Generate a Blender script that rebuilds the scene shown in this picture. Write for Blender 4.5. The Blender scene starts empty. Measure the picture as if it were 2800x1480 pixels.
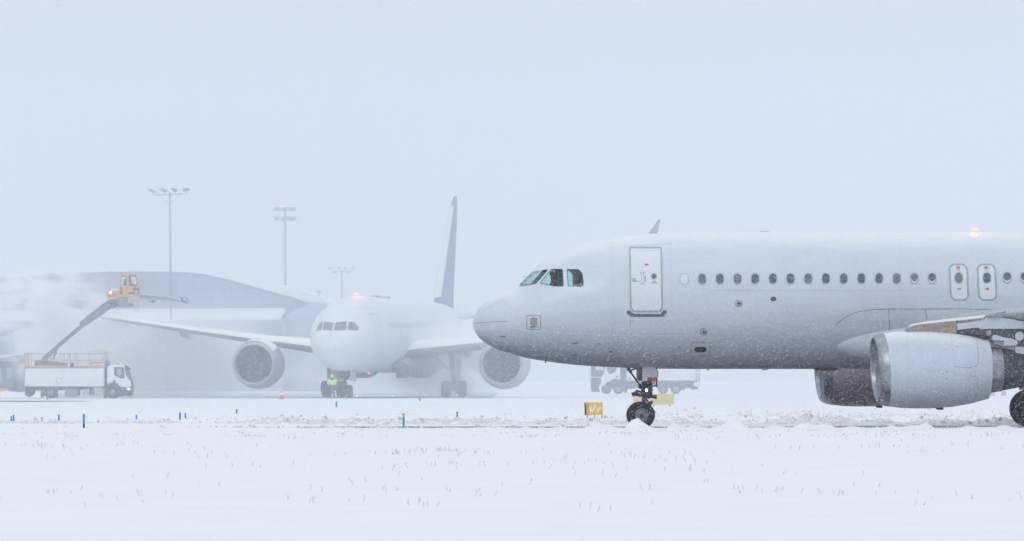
import bpy, bmesh, math, random
import numpy as np
from mathutils import Vector, Matrix, noise
from mathutils.bvhtree import BVHTree

S = bpy.context.scene
R = math.radians
random.seed(7)
# ------------------------------------------------------------------ camera
FPX, YH, CH = 15556.0, 1036.0, 1.5        # focal length and horizon in photo pixels, lens height
cd = bpy.data.cameras.new('camera'); cam = bpy.data.objects.new('camera', cd)
S.collection.objects.link(cam); S.camera = cam
cam.location = (0, 0, CH); cam.rotation_euler = (R(90), 0, 0)
cd.lens = 200.0; cd.sensor_width = 36.0; cd.shift_y = (YH - 740) / 2800.0
cd.clip_start = 1.0; cd.clip_end = 12000
cd.dof.use_dof = True; cd.dof.focus_distance = 169.0; cd.dof.aperture_fstop = 5.6
# ------------------------------------------------------------------ world: overcast snow sky
SUN_EL, SUN_ROT = R(32), R(200)
w = bpy.data.worlds.new("World"); S.world = w; w.use_nodes = True
nt = w.node_tree; N = nt.nodes; L = nt.links
bg = N['Background']; bg.inputs['Strength'].default_value = 1.0
sky = N.new('ShaderNodeTexSky'); sky.sky_type = 'NISHITA'; sky.sun_disc = False
sky.sun_elevation = SUN_EL; sky.sun_rotation = SUN_ROT
skm = N.new('ShaderNodeVectorMath'); skm.operation = 'SCALE'; skm.inputs['Scale'].default_value = 0.05
L.new(sky.outputs[0], skm.inputs[0])
tc = N.new('ShaderNodeTexCoord'); sep = N.new('ShaderNodeSeparateXYZ'); L.new(tc.outputs['Generated'], sep.inputs[0])
rmp = N.new('ShaderNodeValToRGB'); L.new(sep.outputs['Z'], rmp.inputs[0])      # cloud deck, brighter overhead
e = rmp.color_ramp.elements
e[0].position = 0.0; e[0].color = (0.645, 0.66, 0.645, 1)
e[1].position = 1.0; e[1].color = (1.20, 1.28, 1.41, 1)
add = N.new('ShaderNodeMix'); add.data_type = 'RGBA'; add.blend_type = 'MIX'; add.inputs['Factor'].default_value = 0.12
L.new(rmp.outputs[0], add.inputs[6]); L.new(skm.outputs[0], add.inputs[7]); L.new(add.outputs[2], bg.inputs['Color'])
sd = bpy.data.lights.new('sun', 'SUN'); sun = bpy.data.objects.new('sun', sd); S.collection.objects.link(sun)
sd.energy = 0.5; sd.angle = R(25); sd.color = (1.0, 0.985, 0.96)
sun.rotation_euler = (R(90) - SUN_EL, 0, R(180) - SUN_ROT + R(0))
S.view_settings.view_transform = 'Standard'; S.view_settings.look = 'None'
S.view_settings.exposure = 0.0; S.view_settings.gamma = 1.0
S.cycles.volume_bounces = 4; S.cycles.max_bounces = 8; S.cycles.diffuse_bounces = 4
S.cycles.transparent_max_bounces = 12; S.cycles.volume_max_steps = 128
S.cycles.use_denoising = True; S.cycles.sample_clamp_indirect = 4.0

# ------------------------------------------------------------------ helpers
def P(px, py, Y):                      # photo pixel + distance -> point in the place
    return Vector(((px - 1400) * Y / FPX, Y, CH + (YH - py) * Y / FPX))
def zz(ox, oy, sc):                    # crop coordinates -> photo pixels
    return lambda x, y: (ox + x / sc, oy + y / sc)
MATS = {}
def mat(name, col, rough=0.5, metal=0.0, var=0.0, vscale=3.0, col2=None, bump=0.0, bscale=20.0, emit=None, es=0.0, coat=0.0, stretch=None):
    if name in MATS: return MATS[name]
    m = bpy.data.materials.new(name); m.use_nodes = True; n = m.node_tree.nodes; l = m.node_tree.links
    b = n['Principled BSDF']; b.inputs['Base Color'].default_value = (*col, 1)
    b.inputs['Roughness'].default_value = rough; b.inputs['Metallic'].default_value = metal
    b.inputs['Coat Weight'].default_value = coat
    if emit: b.inputs['Emission Color'].default_value = (*emit, 1); b.inputs['Emission Strength'].default_value = es
    if var or bump:
        t = n.new('ShaderNodeTexCoord'); mp = n.new('ShaderNodeMapping'); l.new(t.outputs['Object'], mp.inputs[0])
        if stretch: mp.inputs['Scale'].default_value = stretch
    if var:
        c2 = col2 or tuple(c * (1 - var) for c in col)
        x = n.new('ShaderNodeTexNoise'); x.inputs['Scale'].default_value = vscale; x.inputs['Detail'].default_value = 6
        x.inputs['Roughness'].default_value = 0.65
        l.new(mp.outputs[0], x.inputs['Vector'])
        r = n.new('ShaderNodeValToRGB'); r.color_ramp.elements[0].position = .38; r.color_ramp.elements[1].position = .66
        r.color_ramp.elements[0].color = (*c2, 1); r.color_ramp.elements[1].color = (*col, 1)
        l.new(x.outputs['Fac'], r.inputs[0]); l.new(r.outputs[0], b.inputs['Base Color'])
    if bump:
        y = n.new('ShaderNodeTexNoise'); y.inputs['Scale'].default_value = bscale; y.inputs['Detail'].default_value = 5
        l.new(mp.outputs[0], y.inputs['Vector'])
        bp = n.new('ShaderNodeBump'); bp.inputs['Strength'].default_value = bump; bp.inputs['Distance'].default_value = 0.05
        l.new(y.outputs['Fac'], bp.inputs['Height']); l.new(bp.outputs[0], b.inputs['Normal'])
    MATS[name] = m
    return m
def glass_mat(name, tint, opac=0.0):
    m = bpy.data.materials.new(name); m.use_nodes = True; n = m.node_tree.nodes; l = m.node_tree.links
    n.remove(n['Principled BSDF']); o = n['Material Output']
    tr = n.new('ShaderNodeBsdfTransparent'); tr.inputs[0].default_value = (*tint, 1)
    gl = n.new('ShaderNodeBsdfGlossy'); gl.inputs['Roughness'].default_value = 0.05
    lw = n.new('ShaderNodeLayerWeight'); pw = n.new('ShaderNodeMath'); pw.operation = 'POWER'; pw.inputs[1].default_value = 4.0; l.new(lw.outputs['Facing'], pw.inputs[0])
    fr = n.new('ShaderNodeMath'); fr.operation = 'MULTIPLY_ADD'; fr.inputs[1].default_value = .6; fr.inputs[2].default_value = .05; l.new(pw.outputs[0], fr.inputs[0])
    mx = n.new('ShaderNodeMixShader'); l.new(fr.outputs[0], mx.inputs[0]); l.new(tr.outputs[0], mx.inputs[1]); l.new(gl.outputs[0], mx.inputs[2])
    l.new(mx.outputs[0], o.inputs['Surface']); return m

MW = {}
def thing(name, label, cat, loc=(0, 0, 0), rz=0.0, group=None):
    o = bpy.data.objects.new(name, None); S.collection.objects.link(o)
    o.location = loc; o.rotation_euler = (0, 0, rz); o.empty_display_size = .3
    o['label'] = label; o['category'] = cat
    if group: o['group'] = group
    MW[o.name] = Matrix.Translation(loc) @ Matrix.Rotation(rz, 4, 'Z')
    return o
class MB:
    def __init__(s): s.v = []; s.f = []; s.m = []
    def add(s, vs, fs, mi=0):
        b = len(s.v); s.v += [Vector(p) for p in vs]; s.f += [tuple(i + b for i in f) for f in fs]; s.m += [mi] * len(fs); return s
    def box(s, c, d, mi=0, M=None):
        vs = [Vector((x * d[0] / 2, y * d[1] / 2, z * d[2] / 2)) for x in (-1, 1) for y in (-1, 1) for z in (-1, 1)]
        if M: vs = [M @ v for v in vs]
        c = Vector(c)
        return s.add([v + c for v in vs], [(0, 1, 3, 2), (4, 6, 7, 5), (0, 4, 5, 1), (2, 3, 7, 6), (0, 2, 6, 4), (1, 5, 7, 3)], mi)
    def tube(s, p0, p1, r0, r1=None, seg=12, mi=0, caps=True):
        p0 = Vector(p0); p1 = Vector(p1); r1 = r0 if r1 is None else r1
        d = (p1 - p0).normalized(); a = d.orthogonal().normalized(); b = d.cross(a)
        vs = []
        for p, r in ((p0, r0), (p1, r1)):
            vs += [p + (a * math.cos(2 * math.pi * k / seg) + b * math.sin(2 * math.pi * k / seg)) * r for k in range(seg)]
        fs = [(k, (k + 1) % seg, seg + (k + 1) % seg, seg + k) for k in range(seg)]
        if caps: fs += [tuple(range(seg))[::-1], tuple(range(seg, 2 * seg))]
        return s.add(vs, fs, mi)
    def path(s, pts, r, seg=8, mi=0):
        for a, b in zip(pts[:-1], pts[1:]): s.tube(a, b, r, seg=seg, mi=mi)
        return s
    def lathe(s, prof, o, ax=(1, 0, 0), seg=48, mi=0, warp=None, closed=False):
        o = Vector(o); ax = Vector(ax).normalized()
        up = Vector((0, 0, 1)) if abs(ax.z) < .9 else Vector((1, 0, 0))
        b = ax.cross(up).normalized(); a = b.cross(ax)
        vs = []
        for t, r in prof:
            for k in range(seg):
                an = 2 * math.pi * k / seg
                p = ax * t + (a * math.cos(an) + b * math.sin(an)) * r
                if warp: p = warp(p, t)
                vs.append(o + p)
        n = len(prof); fs = []
        for i in range(n - 1 + (1 if closed else 0)):
            for k in range(seg):
                j = (i + 1) % n
                fs.append((i * seg + k, i * seg + (k + 1) % seg, j * seg + (k + 1) % seg, j * seg + k))
        return s.add(vs, fs, mi)
    def prism(s, poly, y0, y1, mi=0):      # polygon of (x,z) run from y0 to y1
        n = len(poly); vs = [(x, y0, z) for x, z in poly] + [(x, y1, z) for x, z in poly]
        fs = [tuple(range(n)), tuple(range(n, 2 * n))[::-1]] + [(k, n + k, n + (k + 1) % n, (k + 1) % n) for k in range(n)]
        return s.add(vs, fs, mi)
    def ball(s, c, r, mi=0, sub=2, sc=(1, 1, 1)):
        bm = bmesh.new(); bmesh.ops.create_icosphere(bm, subdivisions=sub, radius=r)
        c = Vector(c); vs = [Vector((v.co.x * sc[0], v.co.y * sc[1], v.co.z * sc[2])) + c for v in bm.verts]
        fs = [tuple(v.index for v in f.verts) for f in bm.faces]; bm.free()
        return s.add(vs, fs, mi)
    def loft(s, rings, mi=0, cap=True, closed=True):
        n = len(rings[0]); vs = [p for r in rings for p in r]; fs = []
        for i in range(len(rings) - 1):
            for k in range(n if closed else n - 1):
                fs.append((i * n + k, i * n + (k + 1) % n, (i + 1) * n + (k + 1) % n, (i + 1) * n + k))
        if cap: fs += [tuple(range(n))[::-1], tuple(range((len(rings) - 1) * n, len(rings) * n))]
        return s.add(vs, fs, mi)
    def build(s, name, mats, parent=None, world=False, smooth=True, bevel=0.0, ang=35, recalc=True, label=None):
        mats = mats if isinstance(mats, (list, tuple)) else [mats]
        vs = s.v
        if world and parent is not None:
            Mi = MW[parent.name].inverted(); vs = [Mi @ v for v in vs]
        me = bpy.data.meshes.new(name); me.from_pydata([tuple(v) for v in vs], [], s.f)
        for m in mats: me.materials.append(m)
        me.polygons.foreach_set('material_index', s.m)
        if recalc:
            bm = bmesh.new(); bm.from_mesh(me); bmesh.ops.recalc_face_normals(bm, faces=bm.faces); bm.to_mesh(me); bm.free()
        me.polygons.foreach_set('use_smooth', [smooth] * len(me.polygons))
        if smooth: me.set_sharp_from_angle(angle=R(ang))
        me.update()
        o = bpy.data.objects.new(name, me); S.collection.objects.link(o)
        if parent is not None:
            o.parent = parent; MW[o.name] = MW[parent.name]
        else: MW[o.name] = Matrix()
        if bevel:
            b = o.modifiers.new('bevel', 'BEVEL'); b.width = bevel; b.segments = 2; b.limit_method = 'ANGLE'
        if label: o['label'] = label
        return o
def tag(o, label, cat, group=None, kind=None):
    o['label'] = label; o['category'] = cat
    if group: o['group'] = group
    if kind: o['kind'] = kind
    return o
def kindof(o, kind, label=None):
    o['kind'] = kind
    if label: o['label'] = label
    return o
def pchip(xs, ys):
    xs = np.array(xs, float); ys = np.array(ys, float); h = np.diff(xs); d = np.diff(ys) / h
    m = np.zeros(len(xs)); m[0] = d[0]; m[-1] = d[-1]
    for i in range(1, len(xs) - 1):
        if d[i - 1] * d[i] > 0:
            w1 = 2 * h[i] + h[i - 1]; w2 = h[i] + 2 * h[i - 1]; m[i] = (w1 + w2) / (w1 / d[i - 1] + w2 / d[i])
    def f(x):
        x = min(max(x, xs[0]), xs[-1]); i = min(int(np.searchsorted(xs, x, 'right')) - 1, len(h) - 1); t = (x - xs[i]) / h[i]
        return float((1 + 2 * t) * (1 - t) ** 2 * ys[i] + t * (1 - t) ** 2 * h[i] * m[i] + t * t * (3 - 2 * t) * ys[i + 1] + t * t * (t - 1) * h[i] * m[i + 1])
    return f
CAMV = Vector((0, 0, CH))
class Skin:                                # marks laid on the real surface of a body
    def __init__(s, bodies, parent):
        vs = []; fs = []
        for o in bodies:
            b = len(vs); M = MW[o.name]; vs += [M @ v.co for v in o.data.vertices]; fs += [tuple(i + b for i in p.vertices) for p in o.data.polygons]
        s.t = BVHTree.FromPolygons(vs, fs); s.p = parent
    def hit(s, px, py, off=.006):
        d = (P(px, py, 100) - CAMV).normalized()
        h, n, i, _ = s.t.ray_cast(CAMV, d)
        if h is None: return None
        if n.dot(d) > 0: n = -n
        return h + n * off
    def ring(s, name, outer, inner, m, off=.006, par=None):
        mb = MB(); a = [s.hit(*p, off) for p in outer]; b = [s.hit(*p, off) for p in inner]; n = len(a)
        mid = [((p[0] + q[0]) / 2, (p[1] + q[1]) / 2) for p, q in zip(outer, inner)]
        c = [s.hit(*p, off) for p in mid]
        for u, v in ((a, c), (c, b)):
            for k in range(n):
                q = [u[k], u[(k + 1) % n], v[(k + 1) % n], v[k]]
                if all(x is not None for x in q): mb.add(q, [(0, 1, 2, 3)])
        return mb.build(name, m, par or s.p, world=True, recalc=False)
    def fill(s, name, poly, m, off=.006, rings=3, par=None, label=None):
        cx = sum(p[0] for p in poly) / len(poly); cy = sum(p[1] for p in poly) / len(poly); n = len(poly); mb = MB()
        R_ = [[s.hit(cx + (x - cx) * k / rings, cy + (y - cy) * k / rings, off) for x, y in poly] for k in range(1, rings + 1)]
        c = s.hit(cx, cy, off)
        for k in range(n):
            q = [c, R_[0][k], R_[0][(k + 1) % n]]
            if all(x is not None for x in q): mb.add(q, [(0, 1, 2)])
            for i in range(rings - 1):
                q = [R_[i][k], R_[i + 1][k], R_[i + 1][(k + 1) % n], R_[i][(k + 1) % n]]
                if all(x is not None for x in q): mb.add(q, [(0, 1, 2, 3)])
        return mb.build(name, m, par or s.p, world=True, recalc=False, label=label)
    def line(s, name, pts, w, m, off=.005, par=None, mb=None):
        own = mb is None; mb = mb or MB(); q = []
        for (x0, y0), (x1, y1) in zip(pts[:-1], pts[1:]):
            n = max(1, int(math.hypot(x1 - x0, y1 - y0) / 6))
            q += [(x0 + (x1 - x0) * k / n, y0 + (y1 - y0) * k / n) for k in range(n)]
        q.append(pts[-1]); prev = None
        for i, (x, y) in enumerate(q):
            a = q[max(i - 1, 0)]; b = q[min(i + 1, len(q) - 1)]; dx, dy = b[0] - a[0], b[1] - a[1]; l = math.hypot(dx, dy) or 1
            nx, ny = -dy / l * w / 2, dx / l * w / 2
            cur = (s.hit(x + nx, y + ny, off), s.hit(x - nx, y - ny, off))
            if prev and all(c is not None for c in prev + cur): mb.add([prev[0], cur[0], cur[1], prev[1]], [(0, 1, 2, 3)])
            prev = cur
        if own and mb.f: return mb.build(name, m, par or s.p, world=True, recalc=False)
    def strip(s, name, A, B, m, off=.006):
        mb = MB(); a = [s.hit(*p, off) for p in A]; b = [s.hit(*p, off) for p in B]
        for k in range(len(a) - 1): mb.add([a[k], b[k], b[k + 1], a[k + 1]], [(0, 1, 2, 3)])
        return mb.build(name, m, s.p, world=True, recalc=False)
    def text(s, name, txt, x, y, h, m, off=.009, par=None):
        c = bpy.data.curves.new(name, 'FONT'); c.body = txt; c.align_x = 'CENTER'; c.align_y = 'CENTER'; c.size = 1; c.resolution_u = 2
        o = bpy.data.objects.new(name, c); S.collection.objects.link(o)
        dg = bpy.context.evaluated_depsgraph_get(); me = bpy.data.meshes.new_from_object(o.evaluated_get(dg))
        bpy.data.objects.remove(o); mb = MB(); vs = [s.hit(x + v.co.x * h * 1.35, y - v.co.y * h * 1.35, off) for v in me.vertices]
        fs = [tuple(p.vertices) for p in me.polygons if all(vs[i] is not None for i in p.vertices)]
        vs = [v if v is not None else Vector((0, 0, 0)) for v in vs]; mb.add(vs, fs)
        return mb.build(name, m, par or s.p, world=True, recalc=False, smooth=False)
def rrect(cx, cy, w, h, r, n=6, skew=0.0, m=5):
    q = []
    for sx, sy, a0 in ((1, -1, -90), (1, 1, 0), (-1, 1, 90), (-1, -1, 180)):
        for k in range(n + 1):
            a = R(a0 + 90 * k / n); q.append((cx + sx * (w / 2 - r) + r * math.cos(a), cy + sy * (h / 2 - r) + r * math.sin(a)))
    out = []
    for i, (x0, y0) in enumerate(q):
        x1, y1 = q[(i + 1) % len(q)]; k = m if i % (n + 1) == n else 1
        out += [(x0 + (x1 - x0) * j / k, y0 + (y1 - y0) * j / k) for j in range(k)]
    return [(x + skew * (y - cy), y) for x, y in out]
def dens(poly, step=8):
    out = []
    for i, (x0, y0) in enumerate(poly):
        x1, y1 = poly[(i + 1) % len(poly)]; n = max(1, int(math.hypot(x1 - x0, y1 - y0) / step))
        out += [(x0 + (x1 - x0) * k / n, y0 + (y1 - y0) * k / n) for k in range(n)]
    return out
def circ(cx, cy, r, ry=None, n=20): return [(cx + r * math.cos(2 * math.pi * k / n), cy + (ry or r) * math.sin(2 * math.pi * k / n)) for k in range(n)]

# ------------------------------------------------------------------ materials
M_white = mat('white_paint', (.575, .63, .72), .38, var=.08, vscale=1.6, coat=.15, bump=.02, bscale=3, stretch=(.35, 1, 1.6))
def dusting(m, lo=.62, hi=1.08):            # snow settled on the upward-facing skin
    n = m.node_tree.nodes; l = m.node_tree.links; b = n['Principled BSDF']; src = b.inputs['Base Color'].links[0].from_socket
    g = n.new('ShaderNodeNewGeometry'); x = n.new('ShaderNodeSeparateXYZ'); l.new(g.outputs['True Normal'], x.inputs[0])
    t = n.new('ShaderNodeTexCoord'); z = n.new('ShaderNodeTexNoise'); z.inputs['Scale'].default_value = 1.6; z.inputs['Detail'].default_value = 7; l.new(t.outputs['Object'], z.inputs['Vector'])
    a = n.new('ShaderNodeMath'); a.operation = 'MULTIPLY_ADD'; a.inputs[1].default_value = .16; l.new(z.outputs['Fac'], a.inputs[0]); l.new(x.outputs['Z'], a.inputs[2])
    r = n.new('ShaderNodeMapRange'); r.interpolation_type = 'SMOOTHSTEP'; r.inputs['From Min'].default_value = lo + .08; r.inputs['From Max'].default_value = hi + .08; l.new(a.outputs[0], r.inputs['Value'])
    mx = n.new('ShaderNodeMix'); mx.data_type = 'RGBA'; l.new(r.outputs[0], mx.inputs['Factor']); l.new(src, mx.inputs[6]); mx.inputs[7].default_value = (.73, .76, .80, 1); l.new(mx.outputs[2], b.inputs['Base Color'])
dusting(M_white)
M_white2 = mat('cold_white_paint', (.66, .69, .72), .42, var=.1, vscale=1.5)
M_door = mat('door_white_paint', (.66, .71, .77), .4, var=.05, vscale=1.2)
M_dark = mat('dark_interior', (.018, .035, .065), .6)
M_black = mat('black_rubber', (.010, .018, .036), .75, var=.5, vscale=9, bump=.2, bscale=40)
M_gear = mat('gear_metal', (.05, .07, .11), .45, metal=.4, var=.45, vscale=12)
M_greyline = mat('grey_frame_paint', (.34, .40, .46), .5, var=.15, vscale=5)
M_dkline = mat('dark_seam', (.05, .065, .09), .6)
M_ltline = mat('pale_seam', (.85, .87, .9), .5)
M_fineline = mat('fine_seam', (.38, .43, .5), .6)
M_red = mat('red_placard', (.42, .015, .05), .5)
M_maroon = mat('maroon_outline', (.20, .02, .07), .5)
M_pane = mat('cabin_window', (.05, .08, .13), .15, var=.35, vscale=14, col2=(.12, .15, .21))
M_cpglass = glass_mat('cockpit_glass', (.66, .86, .85))
M_metal = mat('bare_metal', (.36, .39, .44), .36, metal=.75, var=.3, vscale=5)
M_duct = mat('inlet_duct', (.33, .36, .42), .55, var=.25, vscale=3)
M_cowl = mat('nacelle_white', (.51, .56, .66), .4, var=.08, vscale=1.3, coat=.1)
M_cowlred = mat('nacelle_maroon', (.56, .34, .40), .5, var=.35, vscale=1.4, col2=(.56, .47, .53))
dusting(M_cowl, .62, 1.08)
M_tan = mat('tan_primer', (.36, .30, .26), .6, var=.3, vscale=6, stretch=(.5, 1, 2))
M_hot = mat('exhaust_metal', (.10, .12, .15), .4, metal=.6, var=.4, vscale=6)
M_grey = mat('grey_paint', (.30, .33, .37), .5, var=.2, vscale=5)
M_snow = mat('settled_snow', (.79, .80, .835), .75, var=.04, vscale=.5, bump=.25, bscale=2.5)
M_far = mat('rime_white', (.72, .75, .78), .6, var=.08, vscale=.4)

# ================================================================== THE GROUND
MOUNDS = [(1734, 1140, 16), (1752, 1149, 26), (1624, 1148, 14), (1655, 1158, 30), (1845, 1151, 20), (2013, 1147, 30), (1985, 1158, 40), (2200, 1152, 32), (2254, 1157, 26),
          (2532, 1157, 14), (2500, 1162, 40), (2330, 1163, 30), (1530, 1162, 20), (2650, 1162, 25), (2440, 1161, 18), (1900, 1161, 30), (1440, 1163, 26), (2745, 1160, 20), (2120, 1160, 25)]
def sm(a, b, x):
    t = min(max((x - a) / (b - a), 0), 1); return t * t * (3 - 2 * t)
def gz(x, y):
    n1 = noise.noise(Vector((x * .11, y * .05, 1.3))); n2 = noise.noise(Vector((x * .7, y * .35, 4.1))); n3 = noise.noise(Vector((x * 2.6, y * 1.7, 9.1)))
    edge = 163.3 + .5 * noise.noise(Vector((x * .6, 3.3, 0)))
    f = 1 - sm(edge, edge + 1.3, y)
    z = f * (.10 + .05 * n1 + .03 * n2 + .012 * n3)
    if 155 < y < 166:
        for px, py, s in MOUNDS:
            mx = (px - 1400) * 162 / FPX; ms = s * 162 / FPX * .75; h = CH - (py - YH) * 162 / FPX - .12
            d = (x - mx) / ms
            if abs(d) < 3: z = max(z, z + f * h * math.exp(-d * d - ((y - 161.8) / 1.1) ** 2) * (1 + .35 * n3))
    z += .035 * sm(-5, -8, x + 3 * n2) * sm(163, 164, y) * (1 - sm(187, 190, y)) + .03 * sm(178, 179.2, y + 1.5 * n3) * (1 - sm(187, 190, y))
    if y > 187: z += sm(187, 191, y) * (1 - sm(380, 430, y)) * (.07 + .05 * n1 + .03 * n2)
    return z
xs = sorted(set([round(v, 3) for v in list(np.arange(-21, 21.01, .2)) + list(np.arange(-60, 60.1, 3)) + [-2500, -1600, -1000, -600, -350, -200, -120, -90, 90, 120, 200, 350, 600, 1000, 1600, 2500]]))
ys = sorted(set([round(v, 3) for v in [-300, -100, -30, 0, 20, 35] + list(np.arange(44, 150, .8)) + list(np.arange(150, 167, .22)) + list(np.arange(167, 210, .8)) + list(np.arange(210, 480, 8)) + [520, 600, 700, 850, 1100, 1500, 2200, 3500]]))
mb = MB(); nx = len(xs)
mb.v = [Vector((x, y, gz(x, y))) for y in ys for x in xs]
mb.f = [(j * nx + i, j * nx + i + 1, (j + 1) * nx + i + 1, (j + 1) * nx + i) for j in range(len(ys) - 1) for i in range(nx - 1)]
mb.m = [0] * len(mb.f)
kindof(mb.build('snow_ground', M_snow, recalc=False, ang=180), 'structure', 'wind-smoothed snow covering the airfield')
# taxiway: wet dark asphalt with packed slush
def sheet(name, x0, x1, y0, y1, z, m, nx=60, ny=8, wob=0.0, seed=0, skew=0.0):
    mb = MB(); V = []
    for j in range(ny + 1):
        for i in range(nx + 1):
            x = x0 + (x1 - x0) * i / nx; v = j / ny
            a = y0 + wob * noise.noise(Vector((x * .25, seed, 0))) + skew * (x - x0); b = y1 + wob * noise.noise(Vector((x * .25, seed + 7, 0))) + skew * (x - x0)
            V.append((x, a + (b - a) * v, z))
    mb.add(V, [(j * (nx + 1) + i, j * (nx + 1) + i + 1, (j + 1) * (nx + 1) + i + 1, (j + 1) * (nx + 1) + i) for j in range(ny) for i in range(nx)])
    return kindof(mb.build(name, m, recalc=False), 'structure')
M_asph = mat('wet_asphalt', (.035, .055, .09), .35, var=.5, vscale=.8, col2=(.012, .022, .045), bump=.3, bscale=8)
M_apron = mat('snowy_concrete', (.55, .59, .64), .5, var=.5, vscale=.12, col2=(.30, .35, .42))
sheet('taxiway', -300, 300, 165.0, 188.5, .006, M_asph, nx=300)
sheet('apron', -46, -1.5, 435, 600, .012, M_apron, nx=60, wob=5, seed=3)
sheet('service_road', -80, -26.5, 338, 348, .16, mat('road_slush', (.60, .61, .64), .6, var=.4, vscale=.6), nx=30, wob=1.0, seed=9, skew=.25)

# slush ridges thrown up along the wheel tracks
M_slush = mat('dirty_slush', (.90, .90, .90), .85, var=.5, vscale=5, col2=(.52, .52, .54), bump=.7, bscale=14)
def ridge(y, wd, hmax, x0, x1, seed, amp):
    mb = MB(); dx = .06; nX = int((x1 - x0) / dx); nY = 20; V = []
    for i in range(nX + 1):
        x = x0 + i * dx; A = amp(x) * (.55 + .6 * noise.noise(Vector((x * .35, seed, 0))) + .35 * noise.noise(Vector((x * 1.3, seed, 5))))
        for j in range(nY + 1):
            v = j / nY * 2 - 1; yy = y + v * wd / 2
            c = .8 * abs(noise.noise(Vector((x * 3.1, yy * 3.1, seed)))) + .7 * abs(noise.noise(Vector((x * 7, yy * 7, seed + 3)))) + .5 * abs(noise.noise(Vector((x * 15, yy * 15, seed + 5)))) + .5 * noise.noise(Vector((x * 1.2, yy * 1.4, seed + 9)))
            z = hmax * max(A, 0) * (1 - v * v) * (.55 + .75 * c)
            V.append((x + .03 * noise.noise(Vector((x * 9, yy * 9, 2))), yy, .0 + z - .02))
    mb.add(V, [(i * (nY + 1) + j, (i + 1) * (nY + 1) + j, (i + 1) * (nY + 1) + j + 1, i * (nY + 1) + j + 1) for i in range(nX) for j in range(nY)])
    bm = bmesh.new(); bmesh.ops.create_icosphere(bm, subdivisions=1, radius=1); iv = [v.co.copy() for v in bm.verts]; jf = [tuple(v.index for v in f.verts) for f in bm.faces]; bm.free()
    rnd = random.Random(seed)
    for _ in range(int((x1 - x0) * 12)):
        x = rnd.uniform(x0, x1); v = rnd.uniform(-1, 1); A = amp(x)
        if rnd.random() > A * 1.0: continue
        r = rnd.choice((.012, .015, .02, .02, .03, .045)) * (.5 + A); yy = y + v * wd / 2
        z = hmax * A * (1 - v * v) * rnd.uniform(.2, 1.0)
        q = Matrix.Rotation(rnd.uniform(0, 6), 3, 'Z') @ Matrix.Rotation(rnd.uniform(0, 6), 3, 'X')
        mb.add([(q @ Vector((p.x * r * rnd.uniform(.8, 1.9), p.y * r, p.z * r * rnd.uniform(.5, 1)))) + Vector((x, yy, z)) for p in iv], jf)
    return mb
a1 = lambda x: .8 + .2 * sm(-11, -7, x)
r_ = ridge(167.2, 2.6, .15, -17, 32, 41, a1); r_.build('slush_ridge', M_slush, recalc=False, ang=60)['kind'] = 'stuff'
r_ = ridge(184.0, 5.0, .36, -17, 34, 11, a1); r_.build('slush_ridge', M_slush, recalc=False, ang=60)['kind'] = 'stuff'
a2 = lambda x: .2 * sm(-14, -6, x) + .7 * sm(1, 6, x)
r_ = ridge(206, 4.5, .52, -15, 34, 23, a2); r_.build('slush_ridge', mat('clean_slush', (.93, .93, .93), .85, var=.3, vscale=4, col2=(.66, .66, .68), bump=.8, bscale=12), recalc=False, ang=60)['kind'] = 'stuff'
for o in bpy.data.objects:
    if o.name.startswith('slush_ridge'): o['label'] = 'lumpy grey slush thrown up beside the taxiway wheel tracks'
a3 = lambda x: .5 * sm(-10, -8, x) * (1 - sm(4, 8, x))
r_ = ridge(226, 5.0, .30, -12, 10, 31, a3); r_.build('slush_ridge', MATS['clean_slush'], recalc=False, ang=60)['kind'] = 'stuff'

# dead grass poking through the snow
mb = MB(); rnd = random.Random(3)
def blade(x, y, h, lean, w, head):
    z = gz(x, y); a = Vector((x, y, z - .01)); b = a + Vector((lean, rnd.uniform(-.3, .3) * h, h)); sd_ = Vector((w, 0, 0))
    mb.add([a - sd_, a + sd_, b + sd_ * .5, b - sd_ * .5], [(0, 1, 2, 3)])
    if head:
        n = (b - a).normalized(); c = b + n * .012
        mb.tube(b - n * .012, b + n * head, w * 1.2, w * .6, seg=5)
def cluster(px, py, n, spread, hs=1.0):
    y0 = (CH - .1) * FPX / (py - YH); x0 = (px - 1400) * y0 / FPX
    for _ in range(n):
        x = x0 + rnd.gauss(0, spread); y = y0 + rnd.gauss(0, spread * 4)
        if not 46 < y < 161.5: continue
        h = rnd.uniform(.03, .10) * hs * (1 - .45 * sm(90, 150, y)); blade(x, y, h, rnd.uniform(-.5, .5) * h, rnd.uniform(.0015, .0032) * (1 + .4 * sm(90, 160, y)), rnd.choice((0, .02, .03, .04)) if y > 90 else .03)
for _ in range(70): cluster(rnd.uniform(-50, 2850), rnd.uniform(1172, 1200), rnd.randint(1, 8), .25, .65)
for px, py, n in ((76, 1218, 9), (160, 1222, 7), (200, 1228, 5), (345, 1216, 6), (1095, 1237, 26), (1220, 1232, 18), (1300, 1236, 6), (1245, 1268, 12), (505, 1240, 6), (715, 1196, 10), (930, 1186, 9), (2350, 1192, 8), (1900, 1205, 8), (1590, 1262, 9), (1760, 1250, 7), (2420, 1222, 10), (2620, 1215, 8), (2700, 1190, 9), (1840, 1258, 9), (2500, 1240, 6), (2200, 1225, 8), (1475, 1195, 10), (1720, 1186, 14), (2260, 1195, 12)):
    cluster(px, py, n, .28)
for _ in range(36): cluster(rnd.uniform(-50, 2850), rnd.uniform(1205, 1285), rnd.randint(1, 4), .3, .8)
for _ in range(44): cluster(rnd.uniform(-50, 2850), rnd.gauss(1352, 16), rnd.randint(1, 3), .14, .7)
for _ in range(12): cluster(rnd.uniform(-50, 2850), rnd.uniform(1290, 1320), rnd.randint(1, 2), .1, .8)
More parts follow.
